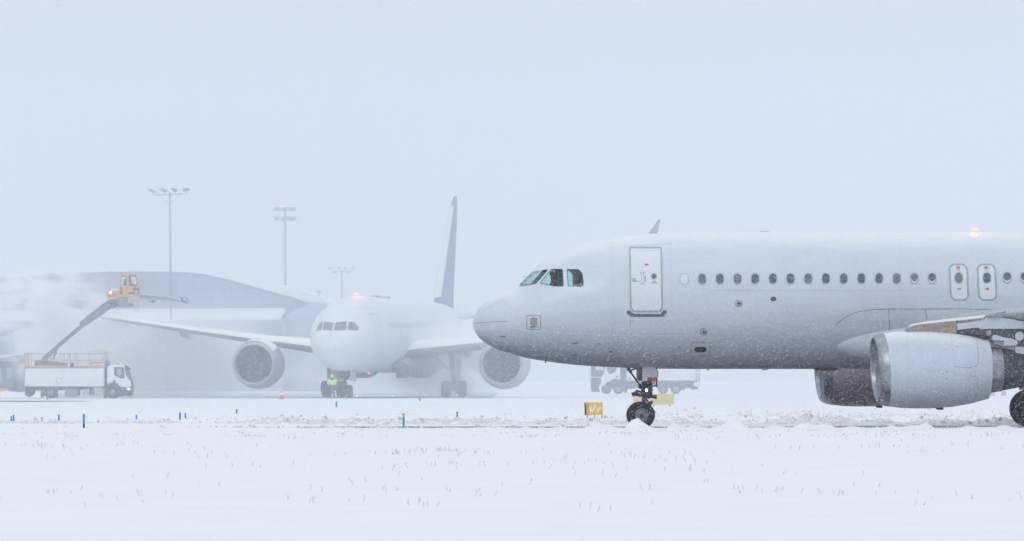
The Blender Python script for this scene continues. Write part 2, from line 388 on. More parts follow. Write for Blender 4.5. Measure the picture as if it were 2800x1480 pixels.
mb.build('dead_grass', mat('dry_grass', (.09, .115, .15), .9, var=.4, vscale=4), recalc=False)['kind'] = 'stuff'
bpy.data.objects['dead_grass']['label'] = 'thin dead grass stems poking out of the snow'

# ================================================================== THE NEAR AIRLINER
YAW = R(5.2); ca, sa = math.cos(YAW), math.sin(YAW); NX, NY = -1.178, 171.3
jet = thing('airliner', 'plain white twin-engine airliner with red beacon, filling the right half beside the taxiway edge', 'airliner', (NX, NY, 0), YAW)
def LL(px, py, l=0.0):                     # photo pixel -> (s, z) in the airliner's frame at lateral l
    dx = (px - 1400) / FPX; s = (dx * (NY + l * ca) - NX + l * sa) / (ca - dx * sa); Y = NY + s * sa + l * ca
    return s, CH + (YH - py) * Y / FPX
top_px = [(1295.9, 870), (1299.8, 860.5), (1306.4, 846), (1313, 837), (1326, 826), (1346, 814.2), (1364.6, 805), (1385.7, 795.7), (1412, 783.8), (1420, 777.5), (1437, 760.5), (1455, 742.6),
          (1471.6, 725.5), (1484.8, 715.1), (1504.6, 702.4), (1525.8, 692), (1541.9, 684.8), (1588.9, 668.3), (1635.8, 657.2), (1682.8, 649.3), (1729.8, 643.6), (1776.8, 639), (1847, 635.2), (1960, 633.8)]
bot_px = [(1295.2, 896.8), (1301, 911.4), (1310.4, 923.9), (1319.6, 932.5), (1339.5, 945.7), (1365.9, 958.3), (1392.3, 966.2), (1425.4, 976.1), (1451.8, 982), (1486, 987.2), (1531, 993.8),
          (1570.7, 998), (1619.6, 1001.8), (1659, 1003.8), (1715.7, 1006.6), (1777, 1008.6), (1960, 1009.6)]
ztip = LL(1293, 884)[1]
T_ = [(0, ztip)] + [LL(*p) for p in top_px]; B_ = [(0, ztip)] + [LL(*p) for p in bot_px]
ZT, ZB = T_[-1][1], B_[-1][1]; END = 33.6
def sq(pts):
    f = pchip([math.sqrt(max(p[0], 0)) for p in pts], [p[1] for p in pts])
    return lambda s: f(math.sqrt(max(s, 0)))
fT = sq(T_ + [(21, ZT), (27, ZT - .02), (32, ZT - .25), (END, ZT - .55)])
fB = sq(B_ + [(19.5, ZB), (21, ZB + .06), (24, ZB + .65), (28, ZB + 1.85), (32, ZB + 3.0), (END, ZB + 3.35)])
fW = sq([(0, 0), (.05, .25), (.15, .44), (.4, .74), (.8, 1.04), (1.3, 1.29), (2, 1.53), (3, 1.75), (4, 1.88), (5.2, 1.95), (6.6, 1.975), (20, 1.975), (23, 1.93), (27, 1.45), (31, .7), (END, .22)])
fC = pchip([0, 1, 2.5, 4, 6.5, 20, END], [ztip, ztip + .10, ztip + .33, ztip + .5, (ZT + ZB) / 2, (ZT + ZB) / 2, ZT - .4])
def section(s, n=128, inset=0.0):
    zt, zb, wd, zc = fT(s) - inset, fB(s) + inset, max(fW(s) - inset, .002), fC(s); zc = min(max(zc, zb + .001), zt - .001)
    out = []
    for k in range(n):
        a = 2 * math.pi * k / n; c, si = math.cos(a), math.sin(a)
        out.append(Vector((s, wd * c, zc + (zt - zc) * si if si > 0 else zc + (zc - zb) * si)))
    return out
us = np.linspace(.0, math.sqrt(8), 74)
ss = [max(u * u, .0004) for u in us] + list(np.arange(8.5, 20, .8)) + list(np.arange(20, END + .01, .7))
mb = MB(); mb.loft([section(s) for s in ss])
fus = mb.build('fuselage', [M_white, M_dark], jet, ang=50)
# cockpit cavity and window openings are cut out of the nose
Zc = zz(1280, 690, 7.568)
CW = [[(1066, 668), (1328, 408), (1655, 352), (1640, 385), (1450, 605), (1398, 652), (1095, 684)],
      [(1495, 640), (1500, 610), (1680, 385), (1730, 352), (1800, 345), (1940, 345), (1958, 365), (1975, 640), (1975, 690), (1950, 710), (1800, 710), (1500, 655)],
      [(2040, 370), (2058, 350), (2270, 350), (2290, 360), (2368, 435), (2388, 600), (2388, 670), (2370, 700), (2340, 713), (2085, 708), (2064, 690)]]
CWp = [[Zc(*p) for p in q] for q in CW]
skin0 = Skin([fus], jet)
def local_hit(px, py):
    h = skin0.hit(px, py, 0)
    return (MW[jet.name].inverted() @ h) if h is not None else None
def cutter(mbx, name):
    o = mbx.build(name, [M_white, M_dark], jet, smooth=False); return o
mb = MB(); cs = [1.75, 2.0, 2.3, 2.7, 3.1, 3.6, 4.1, 4.45]; rings = []
for s in cs:
    q = []
    for v in section(s, 48, .07): q.append(Vector((v.x, v.y, max(v.z, 3.75))))
    rings.append(q)
mb.loft(rings); mb.m = [1] * len(mb.m); cuts = [cutter(mb, 'cut')]
for poly in CWp:
    pts = []
    for px, py in dens(poly, 30):
        h = local_hit(px, py)
        if h is None: h = local_hit(px + 3, py + 3)
        pts.append((h.x, h.z, h.y))
    mb = MB(); n = len(pts)
    vs = [(p[0], -2.6, p[1]) for p in pts] + [(p[0], 2.6, p[1]) for p in pts]
    mb.add(vs, [tuple(range(n)), tuple(range(n, 2 * n))[::-1]] + [(k, n + k, n + (k + 1) % n, (k + 1) % n) for k in range(n)], 1)
    cuts.append(cutter(mb, 'cut'))
for c in cuts:
    m_ = fus.modifiers.new('b', 'BOOLEAN'); m_.operation = 'DIFFERENCE'; m_.solver = 'EXACT'; m_.object = c
bpy.context.view_layer.update(); dg = bpy.context.evaluated_depsgraph_get()
me = bpy.data.meshes.new_from_object(fus.evaluated_get(dg)); fus.modifiers.clear(); fus.data = me; me.name = 'fuselage'
for c in cuts: bpy.data.objects.remove(c)
# panes
for k, poly in enumerate(CWp):
    o = skin0.fill('cockpit_window', dens(poly, 8), M_cpglass, off=-.02, rings=3)
    me = o.data.copy(); me.transform(Matrix.Scale(-1, 4, Vector((0, 1, 0)))); o2 = bpy.data.objects.new('cockpit_window', me)
    S.collection.objects.link(o2); o2.parent = jet
    skin0.ring('window_frame', dens(poly, 8), [((x - sum(q[0] for q in poly) / len(poly)) * .93 + sum(q[0] for q in poly) / len(poly), (y - sum(q[1] for q in poly) / len(poly)) * .93 + sum(q[1] for q in poly) / len(poly)) for x, y in dens(poly, 8)], M_dkline, off=.004, par=o)
# cockpit furniture
mb = MB(); mb.box((2.35, 0, 3.98), (.7, 2.2, .42)); mb.box((2.15, 0, 4.16), (.3, 2.0, .12)); mb.build('instrument_panel', M_dark, jet, bevel=.04)
mb = MB(); mb.loft([[Vector((x, v.y, max(v.z, 3.8))) for v in section(3.42, 40, .12)] for x in (3.40, 3.48)]); mb.build('bulkhead', M_dark, jet)
mb = MB(); mb.box((2.75, 0, 4.93), (.4, 1.0, .14)); mb.build('overhead_panel', M_dark, jet, bevel=.04)
for sy in (-.62, .62):
    mb = MB(); mb.box((2.4, sy, 3.9), (.5, .5, .3)); mb.box((2.60, sy, 4.25), (.18, .52, .75)); mb.box((2.60, sy, 4.66), (.12, .30, .26)); mb.build('pilot_seat', M_dark, jet, bevel=.05)
# belly fairing
Z2 = zz(1900, 560, 2.128); Z6 = zz(2200, 820, 3.585)
fl = [Z2(*p) for p in ((815, 705), (838, 682), (860, 665), (900, 640), (940, 625), (1000, 614), (1060, 609), (1128, 607), (1240, 607), (1340, 607), (1500, 606), (1600, 607), (1700, 611), (1810, 618))]
s0f = LL(*fl[0], -1.95)[0] - .15
fW2 = pchip([0, .3, .9, 1.7, 2.6, 4, 8, 9.5, 10.6], [1.30, 1.52, 1.68, 1.78, 1.86, 1.95, 2.0, 1.85, 1.3])
fZ2 = pchip([0, .15, .5, 1.1, 2, 8, 10.6], [2.95, 3.12, 3.40, 3.64, 3.72, 3.72, 3.0])
fB2 = pchip([0, .15, .5, 1.1, 2, 8, 10.6], [2.35, 2.2, 2.02, 1.86, 1.77, 1.74, 2.0])
mb = MB(); rings = []
for t in list(np.linspace(0, 1.2, 9)) + list(np.linspace(1.5, 10.6, 24)):
    zt_, zb_, w_ = fZ2(t), fB2(t), fW2(t); zc_ = (zt_ + zb_) / 2; q = []
    for k in range(96):
        a = 2 * math.pi * k / 96; c, si = math.cos(a), math.sin(a)
        q.append(Vector((s0f + t, w_ * math.copysign(abs(c) ** .78, c), zc_ + (zt_ - zc_) * math.copysign(abs(si) ** .78, si))))
    rings.append(q)
mb.loft(rings); fair = mb.build('belly_fairing', M_white, jet, ang=60)
skin = Skin([fus, fair], jet)
# cabin door
Zd = zz(1700, 660, 5.671)
def dpoly(x0, x1, y0, y1, rt, rb):
    q = []
    for cx, cy, r, a0 in ((x1 - rt, y0 + rt, rt, -90), (x1 - rb, y1 - rb, rb, 0), (x0 + rb, y1 - rb, rb, 90), (x0 + rt, y0 + rt, rt, 180)):
        for k in range(7):
            a = R(a0 + 15 * k); q.append((cx + r * math.cos(a), cy + r * math.sin(a)))
    q = [(x + 15 * (y - 90) / 1010, y) for x, y in q]
    out = []
    for i, (x_0, y_0) in enumerate(q):
        x_1, y_1 = q[(i + 1) % len(q)]; n = 8 if math.hypot(x_1 - x_0, y_1 - y_0) > 200 else 1
        out += [Zd(x_0 + (x_1 - x_0) * k / n, y_0 + (y_1 - y_0) * k / n) for k in range(n)]
    return out
do = dpoly(115, 625, 90, 1100, 34, 95); di = dpoly(139, 600, 114, 1074, 20, 75)
door = skin.fill('cabin_door', di, M_door, off=.010, rings=7)
skin.ring('door_frame', do, di, M_greyline, off=.013, par=door)
skin.line('door_seam', [Zd(x, y) for x, y in ((160, 143), (585, 143))], .4, M_fineline, .012, par=door)
skin.strip('door_sill', [Zd(*p) for p in ((131, 1068), (150, 1104), (200, 1128), (300, 1128), (400, 1128), (500, 1128), (590, 1128), (625, 1100), (640, 1065))], [Zd(*p) for p in ((80, 1080), (80, 1120), (135, 1168), (270, 1168), (400, 1168), (520, 1168), (645, 1168), (697, 1110), (697, 1077))], mat('sill_rubber', (.04, .055, .08), .8, var=.4, vscale=30, col2=(.16, .19, .23)), .018)
skin.ring('porthole_frame', [Zd(*p) for p in circ(499, 547, 51)], [Zd(*p) for p in circ(500, 545, 38)], mat('frame_silver', (.42, .46, .5), .4, metal=.4), .016, par=door)
skin.fill('porthole', [Zd(*p) for p in circ(500, 545, 38)], M_pane, .015, 2, par=door)
def placard(px, py, w, h, txt, par=None):
    o = skin.fill('exit_placard', dens([(px - w / 2, py - h / 2), (px + w / 2, py - h / 2), (px + w / 2, py + h / 2), (px - w / 2, py + h / 2)], 4), M_red, .018, 1, par=par or jet)
    return o
x_, y_ = Zd(386, 363); placard(x_, y_, 10, 4.2, 'EXIT', door)
M_wtxt = mat('white_lettering', (.8, .8, .8), .5); M_ktxt = mat('dark_lettering', (.04, .05, .07), .5)
skin.text('lettering', 'EXIT', x_, y_, 2.6, M_wtxt, .022, par=door)
x_, y_ = Zd(362, 605); skin.fill('arrow', [Zd(*p) for p in ((357, 634), (357, 560), (352, 560), (362, 535), (372, 560), (368, 560), (368, 634))], M_ktxt, .016, 1, par=door)
mb = MB()
for q in (((274, 490), (362, 490)), ((297, 490), (297, 530)), ((338, 490), (338, 530)), ((304, 535), (304, 612)), ((332, 540), (332, 615)), ((304, 612), (283, 632), (280, 668), (290, 673), (356, 673)), ((300, 645), (342, 645)), ((298, 657), (350, 657))):
    skin.line('x', [Zd(*p) for p in q], .55, M_ktxt, .015, mb=mb)
for q in (((160, 583), (228, 583)), ((160, 600), (212, 600)), ((160, 615), (240, 615)), ((175, 625), (260, 625))): skin.line('x', [Zd(*p) for p in q], .9, M_ktxt, .015, mb=mb)
mb.build('handle_marking', M_ktxt, door, world=True, recalc=False)
mb = MB()
for q in (((502, 597), (502, 618)), ((478, 625), (530, 625)), ((470, 637), (540, 637)), ((450, 650), (565, 650))): skin.line('x', [Zd(*p) for p in q], .9, M_red, .015, mb=mb)
mb.build('warning_marking', M_red, door, world=True, recalc=False)
# cabin windows: rounded frame ring with a darker recessed pane
def window(cx, cy, blank=False, par=None, sc=1.0, snow=False):
    u_ = .006 if par else 0
    o = rrect(cx, cy, 24.4 * sc, 32 * sc, 11.2 * sc, n=5); i = rrect(cx, cy, 20.2 * sc, 27.6 * sc, 9.6 * sc, n=5)
    j = rrect(cx, cy, 23.2 * sc, 30.8 * sc, 10.8 * sc, n=5)
    f = skin.ring('window_frame' if par else 'cabin_window', o, j, M_greyline if not blank else M_fineline, .010 + u_, par=par)
    skin.ring('window_trim', j, i, mat('trim_pale', (.50, .54, .60), .4), .012 + u_, par=par or f)
    skin.fill('window_pane', i, M_door if blank else random.choice(PANES), .008 + u_, 2, par=par or f)
    if snow:
        q = [(cx + 9.4 * sc * math.cos(a), cy + 1.5 + 11.2 * sc * math.sin(a)) for a in np.linspace(.15, math.pi - .15, 9)]
        q2 = [(x * .86 + cx * .14, y - (3.6 if 1 < i < 7 else 1.2)) for i, (x, y) in enumerate(q)]
        mb = MB(); A = [skin.hit(*p, .014 + u_) for p in q]; B = [skin.hit(*p, .014 + u_) for p in q2]
        for k in range(8): mb.add([A[k], A[k + 1], B[k + 1], B[k]], [(0, 1, 2, 3)])
        mb.build('sill_snow', M_snow, f, world=True, recalc=False)
    return f
PANES = [M_pane, M_pane, mat('cabin_window_paler', (.08, .12, .18), .15, var=.35, vscale=17, col2=(.16, .20, .27)), mat('cabin_window_blind', (.13, .15, .20), .2, var=.3, vscale=11, col2=(.18, .21, .27))]  # pane tones, picked at random: dark, paler, blind drawn
window(1871, 763.4, True, sc=.98)
for k in range(14): window(1919.7 + 48.37 * k, 763.0 - .12 * k, snow=k in (12, 13))
for x in (2753.7, 2801.5, 2849.8, 2898, 2946, 2994, 3042): window(x, 759.6, snow=True)
# overwing exits
for x0 in (2593.4, 2670.2):
    sk = 5.2 / 100
    O = [(x + sk * (y - 772), y) for x, y in rrect(x0 + 28.5, 772, 52.5, 100.5, 17, n=6)]; I = [(x + sk * (y - 772), y) for x, y in rrect(x0 + 28.5, 772, 43, 92.5, 13, n=6)]
    ex = skin.fill('overwing_exit', I, M_door, .010, 5); skin.ring('exit_frame', O, I, M_greyline, .013, par=ex)
    window(x0 + 28.2, 760.5, par=ex)
    for dx, dy, w_, h_, t in ((-2.2, -39.7, 9.2, 6, 'PUSH'), (.8, 18.3, 9.2, 4.8, 'EXIT')):
        placard(x0 + 28.5 + dx, 772 + dy, w_, h_, t, ex); skin.text('lettering', t, x0 + 28.5 + dx, 772 + dy, 2.5, M_wtxt, .024, par=ex)
    skin.text('lettering', 'TO OPEN', x0 + 26.8, 740.3, 2.2, M_ktxt, .02, par=ex)
# red-outlined service panels, probes, seams
Zs = zz(1400, 840, 17.02); Zl = zz(1860, 880, 11.35); Zn = zz(1280, 840, 7.568); Z1 = zz(1260, 560, 2.1286)
def outline_panel(outer, wpx, m, fillpoly=None, mf=None, name='service_panel'):
    cx = sum(p[0] for p in outer) / len(outer); cy = sum(p[1] for p in outer) / len(outer)
    inn = []
    for x, y in outer:
        d = math.hypot(x - cx, y - cy); inn.append((cx + (x - cx) * (1 - wpx / d), cy + (y - cy) * (1 - wpx / d)))
    return skin.ring(name, outer, inn, m, .007)
x_, y_ = Zs(1013, 713); p_ = outline_panel(rrect(x_, y_, 38.8, 39.8, 5.5), 1.15, M_maroon)
x_, y_ = Zs(1012, 662); pp = skin.fill('panel_plate', rrect(x_, y_, 16.4, 17.2, .8, n=2), mat('panel_grey', (.30, .36, .40), .5, var=.2, vscale=30), .007, 2, par=p_)
skin.ring('panel_border', rrect(x_, y_, 17.2, 18, 1, n=2), rrect(x_, y_, 15.2, 16, .8, n=2), M_red, .010, par=p_)
mb = MB()
for q in (((935, 862), (1090, 862)), ((830, 895), (1190, 895)), ((820, 925), (1200, 925)), ((815, 958), (1070, 958)), ((985, 465), (1050, 465))): skin.line('x', [Zs(*p) for p in q], .8, M_maroon, .009, mb=mb)
mb.build('warning_text', M_maroon, p_, world=True, recalc=False)
for cx, cy in (Zl(727, 312), (2018.9, 829.7)):
    p_ = skin.ring('probe_ring', circ(cx, cy, 9.9), circ(cx, cy, 8.9), M_maroon, .007)
    skin.fill('probe_disc', circ(cx, cy, 6.8), mat('disc_grey', (.34, .40, .44), .5), .007, 1, par=p_)
    h = skin.hit(cx, cy, .02); Mi = MW[jet.name].inverted(); h = Mi @ h
    mb = MB(); mb.tube(h, h + Vector((0, -.05, 0)), .034, .03); mb.tube(h + Vector((0, -.05, 0)), h + Vector((.085, -.07, -.012)), .016, .009); mb.build('vane', M_dkline, p_)
skin.fill('outflow_grille', circ(2114.7, 818, 8, 6.3), mat('grille', (.09, .13, .15), .6, var=.5, vscale=30), .008, 2)
p_ = outline_panel([Zl(*p) for p in dens([(325, 1040), (352, 670), (372, 645), (400, 638), (900, 638), (928, 650), (938, 690), (905, 1020), (890, 1052), (865, 1060), (355, 1062), (330, 1055)], 40)], .95, M_maroon)
x_, y_ = Zl(627, 857); skin.fill('service_opening', rrect(x_, y_, 33, 14.6, 7.2), mat('opening', (.035, .045, .06), .6), .008, 2, par=p_)
mb = MB()
for q in ([Z1(97, 0)],): pass
skin.line('seam', [Zd(40, 90), Zd(400, 55), Zd(780, 30)], .55, M_fineline)
skin.line('seam', [Z2(97, 500), Z2(600, 498), Z2(1230, 497)], .6, M_fineline)
skin.line('seam', [Zn(800, 425), Zn(1000, 445), Zn(1300, 487), Zn(1560, 505), Zn(2000, 545), Zn(2570, 573), Z1(1000, 762), (1941, 918.6)], .8, M_ltline)
skin.line('seam', [Zn(320, 570), Zn(600, 680), Zn(830, 735)], .8, M_ltline)
skin.line('seam', [Zn(130, 338), Zn(480, 308), Zn(820, 292)], .8, M_dkline)
skin.line('seam', [Zc(260, 1250), Zc(430, 1140), Zc(710, 1000)], .5, M_fineline)
skin.line('seam', [Zc(640, 895), Zc(720, 990), Zc(810, 1110)], .5, M_fineline)
skin.line('seam', [Zd(132, 1172), Zd(132, 1308)], .8, M_dkline); skin.line('seam', [Zd(136, 1235), Zd(182, 1235)], .8, M_dkline)
skin.line('seam', [Zd(131, 345), Zd(131, 330)], .8, M_dkline)
skin.line('fairing_seam', fl[:9], 1.0, M_dkline, .008); skin.line('fairing_seam', fl[8:], 1.0, M_dkline, .008)
skin.line('fairing_seam', [Z2(1128, 607), Z2(1133, 735)], 1.1, M_dkline); skin.line('fairing_seam', [Z2(1340, 607), Z2(1350, 672)], 1.1, M_dkline)
skin.line('fairing_seam', [Z2(800, 860), Z2(830, 890), Z2(880, 912), Z2(950, 925), Z2(1018, 940)], .8, M_fineline)
skin.line('fairing_seam', [Z6(1120, 225), Z6(1180, 205), Z6(1280, 195), Z6(1400, 188)], 1.0, M_dkline)
for x_ in (1672, 1832, 2148, 2462): skin.line('lap_joint', [(x_, 655), (x_ + 2, 760), (x_ + 3, 880), (x_ + 3, 1000)], .45, mat('lap_joint', (.46, .52, .60), .5), .003)
skin.line('wiper', [Zc(1075, 706), Zc(1250, 680), Zc(1400, 655)], .9, M_dkline, .015); skin.line('wiper', [Zc(1090, 695), Zc(1395, 662), Zc(1390, 672)], .7, M_dkline, .02)
mb = MB()
for q, w_ in ((((665, 588), (775, 610)), 1.7), (((2150, 745), (2200, 738), (2270, 727)), 1.6), (((2195, 722), (2215, 732)), 1.2), (((2130, 1002), (2185, 985), (2245, 965)), 1.5), (((2180, 965), (2200, 975)), 1.2)):
    skin.line('x', [Zn(*p) for p in q], w_, M_dkline, .03, mb=mb)
for q in (((863, 852), (890, 853)), ((797, 805), (812, 808)), ((1258, 829), (1280, 830))): skin.line('x', [Z1(*p) for p in q], 1.3, M_dkline, .03, mb=mb)
for p in ((575, 1085), (765, 1078), (965, 1073)):
    q = zz(1660, 640, 4.54)(*p); skin.line('x', [q, (q[0] + 1.2, q[1])], 1.2, M_dkline, .01, mb=mb)
mb.build('pitot_probe', M_dkline, jet, world=True, recalc=False)
# antennas and lamps on the fuselage
def fin(name, pts, l, t, m):
    mb = MB(); q = [LL(px, py, l) for px, py in pts]; mb.prism(q, l - t / 2, l + t / 2); return mb.build(name, m, jet, bevel=t * .3)
Za = zz(1580, 580, 4.954)
fin('blade_antenna', [Za(958, 300), Za(962, 288), Za(1075, 118), Za(1088, 104), Za(1120, 98), Za(1077, 286), Za(1080, 300)], 0, .05, M_grey if False else mat('antenna_white', (.50, .54, .57), .5))
fin('position_marker', [(1899.5, 639), (1901, 635), (1905.5, 635), (1904.5, 639.5)], 0, .04, mat('orange_paint', (.65, .18, .02), .5))
fin('low_antenna', [(2076, 634), (2080, 632), (2100, 631.5), (2103, 634)], 0, .2, M_white2)
fin('drain_mast', [(1489, 985), (1494, 986), (1493.5, 993), (1490.5, 993)], 0, .04, M_red)
fin('drain_mast', [(1932, 1008), (1937, 1008), (1938, 1014), (1935.5, 1014)], 0, .04, M_red)
fin('belly_antenna', [(2080, 1008), (2084, 1012), (2098, 1012), (2103, 1008)], 0, .12, M_white2)
fin('belly_antenna', [(2226, 1008), (2229, 1013.5), (2285, 1013.5), (2290, 1008)], -.3, .2, M_maroon)
fin('wiper_arm', [(1431.5, 755), (1432.5, 754.5), (1437, 759.5), (1436, 760)], 0.02, .03, M_dkline)
s_, z_ = LL(2666, 631)
mb = MB(); mb.ball((s_, 0, z_ - .01), .09, sub=3, sc=(1.2, 1, .75)); bcn = mb.build('beacon', mat('beacon_glow', (1, .2, .12), .4, emit=(1, .20, .19), es=2.4), jet)
ld = bpy.data.lights.new('beacon_lamp', 'POINT'); lo = bpy.data.objects.new('beacon_lamp', ld); S.collection.objects.link(lo); lo.parent = jet
lo.location = (s_, 0, z_ + .22); ld.energy = 8; ld.color = (1, .16, .10); ld.shadow_soft_size = .1

# wing
def airfoil(l, sle, z, chord, tc, n=40):
    q = []
    for k in range(n):
        a = 2 * math.pi * k / n; x = .5 + .5 * math.cos(a); yt = 5 * tc * (.2969 * math.sqrt(x) - .126 * x - .3516 * x * x + .2843 * x ** 3 - .1015 * x ** 4)
        q.append(Vector((sle + chord * x, l, z + chord * ((yt if math.sin(a) > 0 else -yt) + .015 * math.sin(math.pi * x)) - .02 * chord * x)))
    return q
sR, zR = LL(*Z6(1120, 225), -2.0)
def wing(sgn):
    mb = MB(); st = []
    for l, ch, tc in ((1.2, 6.9, .13), (2.0, 6.4, .13), (4, 5.1, .125), (6.4, 3.9, .12), (9, 3.3, .115), (13, 2.4, .11), (16.9, 1.55, .1)):
        st.append(airfoil(sgn * l, sR + .52 * (l - 2.0), zR - .12 + .085 * (l - 2.0), ch, tc))
    mb.loft(st); return mb.build('wing', mat('wing_grey', (.42, .45, .49), .5, var=.2, vscale=2), jet, ang=50)
wing(-1); wing(1)
# rear of the airliner
mb = MB(); st = []
for z, s0_, ch in ((ZT - .6, 26.2, 5.9), (ZT + .4, 27.2, 5.3), (ZT + 5.6, 31.8, 2.2)):
    st.append([Vector((s0_ + ch * (.5 + .5 * math.cos(a)), ch * .05 * math.sin(a), z)) for a in [2 * math.pi * k / 24 for k in range(24)]])
mb.loft(st); mb.build('tail_fin', M_cowl, jet)
for sg in (-1, 1):
    mb = MB(); st = [airfoil(sg * .2, 29.2, ZT - 1.2, 3.3, .1, 24), airfoil(sg * 6.2, 32.0, ZT - .6, 1.3, .1, 24)]; mb.loft(st); mb.build('tailplane', M_cowl, jet)
mb = MB(); st = []

# engines with pylons
def engine(l, m_cowl, near):
    s0, zc = LL(*Z6(690, 686), -5.75); zc = LL(*Z6(700, 686), -5.75)[1]
    def warp(p, t):
        k = max(0, 1 - t / 2.4); return p + Vector((-.07 * p.z * k, 0, -.015 * 0))
    o = (s0, l, zc)
    e_ = MB(); e_.lathe([(.30, 1.074), (.7, 1.118), (1.2, 1.135), (1.7, 1.13), (2.3, 1.085), (2.8, 1.0), (3.34, .855), (3.345, .835), (3.3, .82), (2.6, .86)], o, seg=96, warp=warp)
    root = e_.build('engine_cowl', m_cowl, jet, ang=50)
    e_ = MB(); e_.lathe([(.30, 1.076), (.16, 1.045), (.06, 1.0), (.01, .955), (0, .93), (.015, .905), (.06, .885), (.14, .87)], o, seg=96, warp=warp)
    e_.build('inlet_lip', M_metal, root)
    e_ = MB(); e_.lathe([(.14, .871), (.4, .855), (.7, .87), (1.0, .88)], o, seg=96, warp=warp); e_.build('inlet_duct', M_duct, root)
    e_ = MB(); e_.lathe([(1.0, .88), (1.02, .1)], o, seg=64)
    for k in range(36):
        a = 2 * math.pi * k / 36; c, si = math.cos(a), math.sin(a); u = Vector((0, c, si)); v = Vector((0, -si, c))
        O = Vector(o); e_.add([O + u * .24 + v * .02 + Vector((.92, 0, 0)), O + u * .24 - v * .02 + Vector((1.0, 0, 0)), O + u * .86 - v * .06 + Vector((.97, 0, 0)), O + u * .86 + v * .06 + Vector((.86, 0, 0))], [(0, 1, 2, 3)])
    e_.build('fan', M_gear, root, recalc=False)
    e_ = MB(); e_.lathe([(.55, .005), (.6, .06), (.75, .15), (.92, .23), (1.0, .25)], o, seg=32); e_.build('spinner', M_dark, root)
    e_ = MB(); e_.lathe([(2.6, .74), (3.1, .70), (3.5, .665), (3.72, .635)], o, seg=64); e_.build('core_cowl', M_metal, root)
    e_ = MB(); e_.lathe([(3.70, .625), (4.1, .55), (4.5, .47), (4.95, .40), (4.95, .36), (4.5, .4)], o, seg=64); e_.lathe([(4.5, .3), (5.0, .2), (5.5, .02)], o, seg=32); e_.build('exhaust_nozzle', M_hot, root)
    e_ = MB(); bz = zc - 1.13; e_.prism([(s0 + 1.72, bz + .05), (s0 + 2.0, bz + .05), (s0 + 2.03, bz - .045), (s0 + 1.86, bz - .045)], l - .04, l + .04); e_.build('drain_mast', M_dkline, root)
    return root, s0, zc
cn, s0e, zce = engine(-5.75, M_cowl, True); cf, _, _ = engine(5.75, M_cowlred, False)
skn = Skin([cn], jet); skf = Skin([cf], jet)
for q, w_, m in ((((1000, 300), (1012, 420), (1025, 600), (1022, 760), (1010, 880)), .5, M_fineline), (((1430, 325), (1452, 420), (1468, 560), (1466, 700), (1452, 900), (1440, 985)), .55, M_fineline), (((1455, 415), (1555, 348), (1600, 350)), .5, M_fineline),
                 (((1690, 385), (1693, 450), (1701, 520), (1701, 625), (1675, 655), (1640, 655)), .6, M_dkline), (((1466, 656), (1632, 667)), .7, M_dkline), (((1466, 738), (1628, 728)), .4, M_fineline), (((1632, 652), (1632, 668)), .9, M_dkline), (((1630, 724), (1630, 740)), .9, M_dkline), (((1668, 738), (1698, 770), (1690, 880), (1665, 980)), .6, M_dkline), (((1600, 350), (1690, 385)), .4, M_fineline),
                 (((1570, 452), (1628, 455), (1630, 490)), .4, M_fineline), (((1570, 452), (1570, 485)), .4, M_fineline), (((1480, 458), (1512, 461)), .6, M_dkline), (((990, 435), (1005, 435)), .6, M_dkline), (((1100, 472), (1114, 472)), .5, M_fineline), (((1374, 485), (1388, 485)), .7, M_dkline),
                 (((1382, 706), (1400, 706)), 1.5, M_dkline), (((1382, 773), (1397, 773)), 1.5, M_dkline), (((1342, 719), (1366, 719)), 1.3, M_grey), (((1312, 684), (1312, 765)), .35, M_fineline), (((1312, 684), (1398, 684)), .35, M_fineline), (((1236, 762), (1250, 762)), .7, M_grey), (((1294, 765), (1306, 765)), .6, M_grey), (((1345, 765), (1358, 765)), .7, M_grey), (((1645, 683), (1680, 683)), .5, M_fineline), (((1645, 710), (1680, 710)), .5, M_fineline), (((1650, 750), (1670, 750)), .9, M_grey), (((1470, 928), (1490, 930)), .7, M_dkline), (((780, 445), (790, 445)), .6, M_grey)):
    skn.line('cowl_seam', [Z6(*p) for p in q], w_, m, .006)
for q, m in (([(112, 720), (200, 722), (216, 738), (128, 737)], M_red), ([(222, 676), (342, 676), (340, 688), (232, 687)], M_maroon)):
    skf.fill('cowl_marking', dens([Z6(*p) for p in q], 6), m, .008, 1)
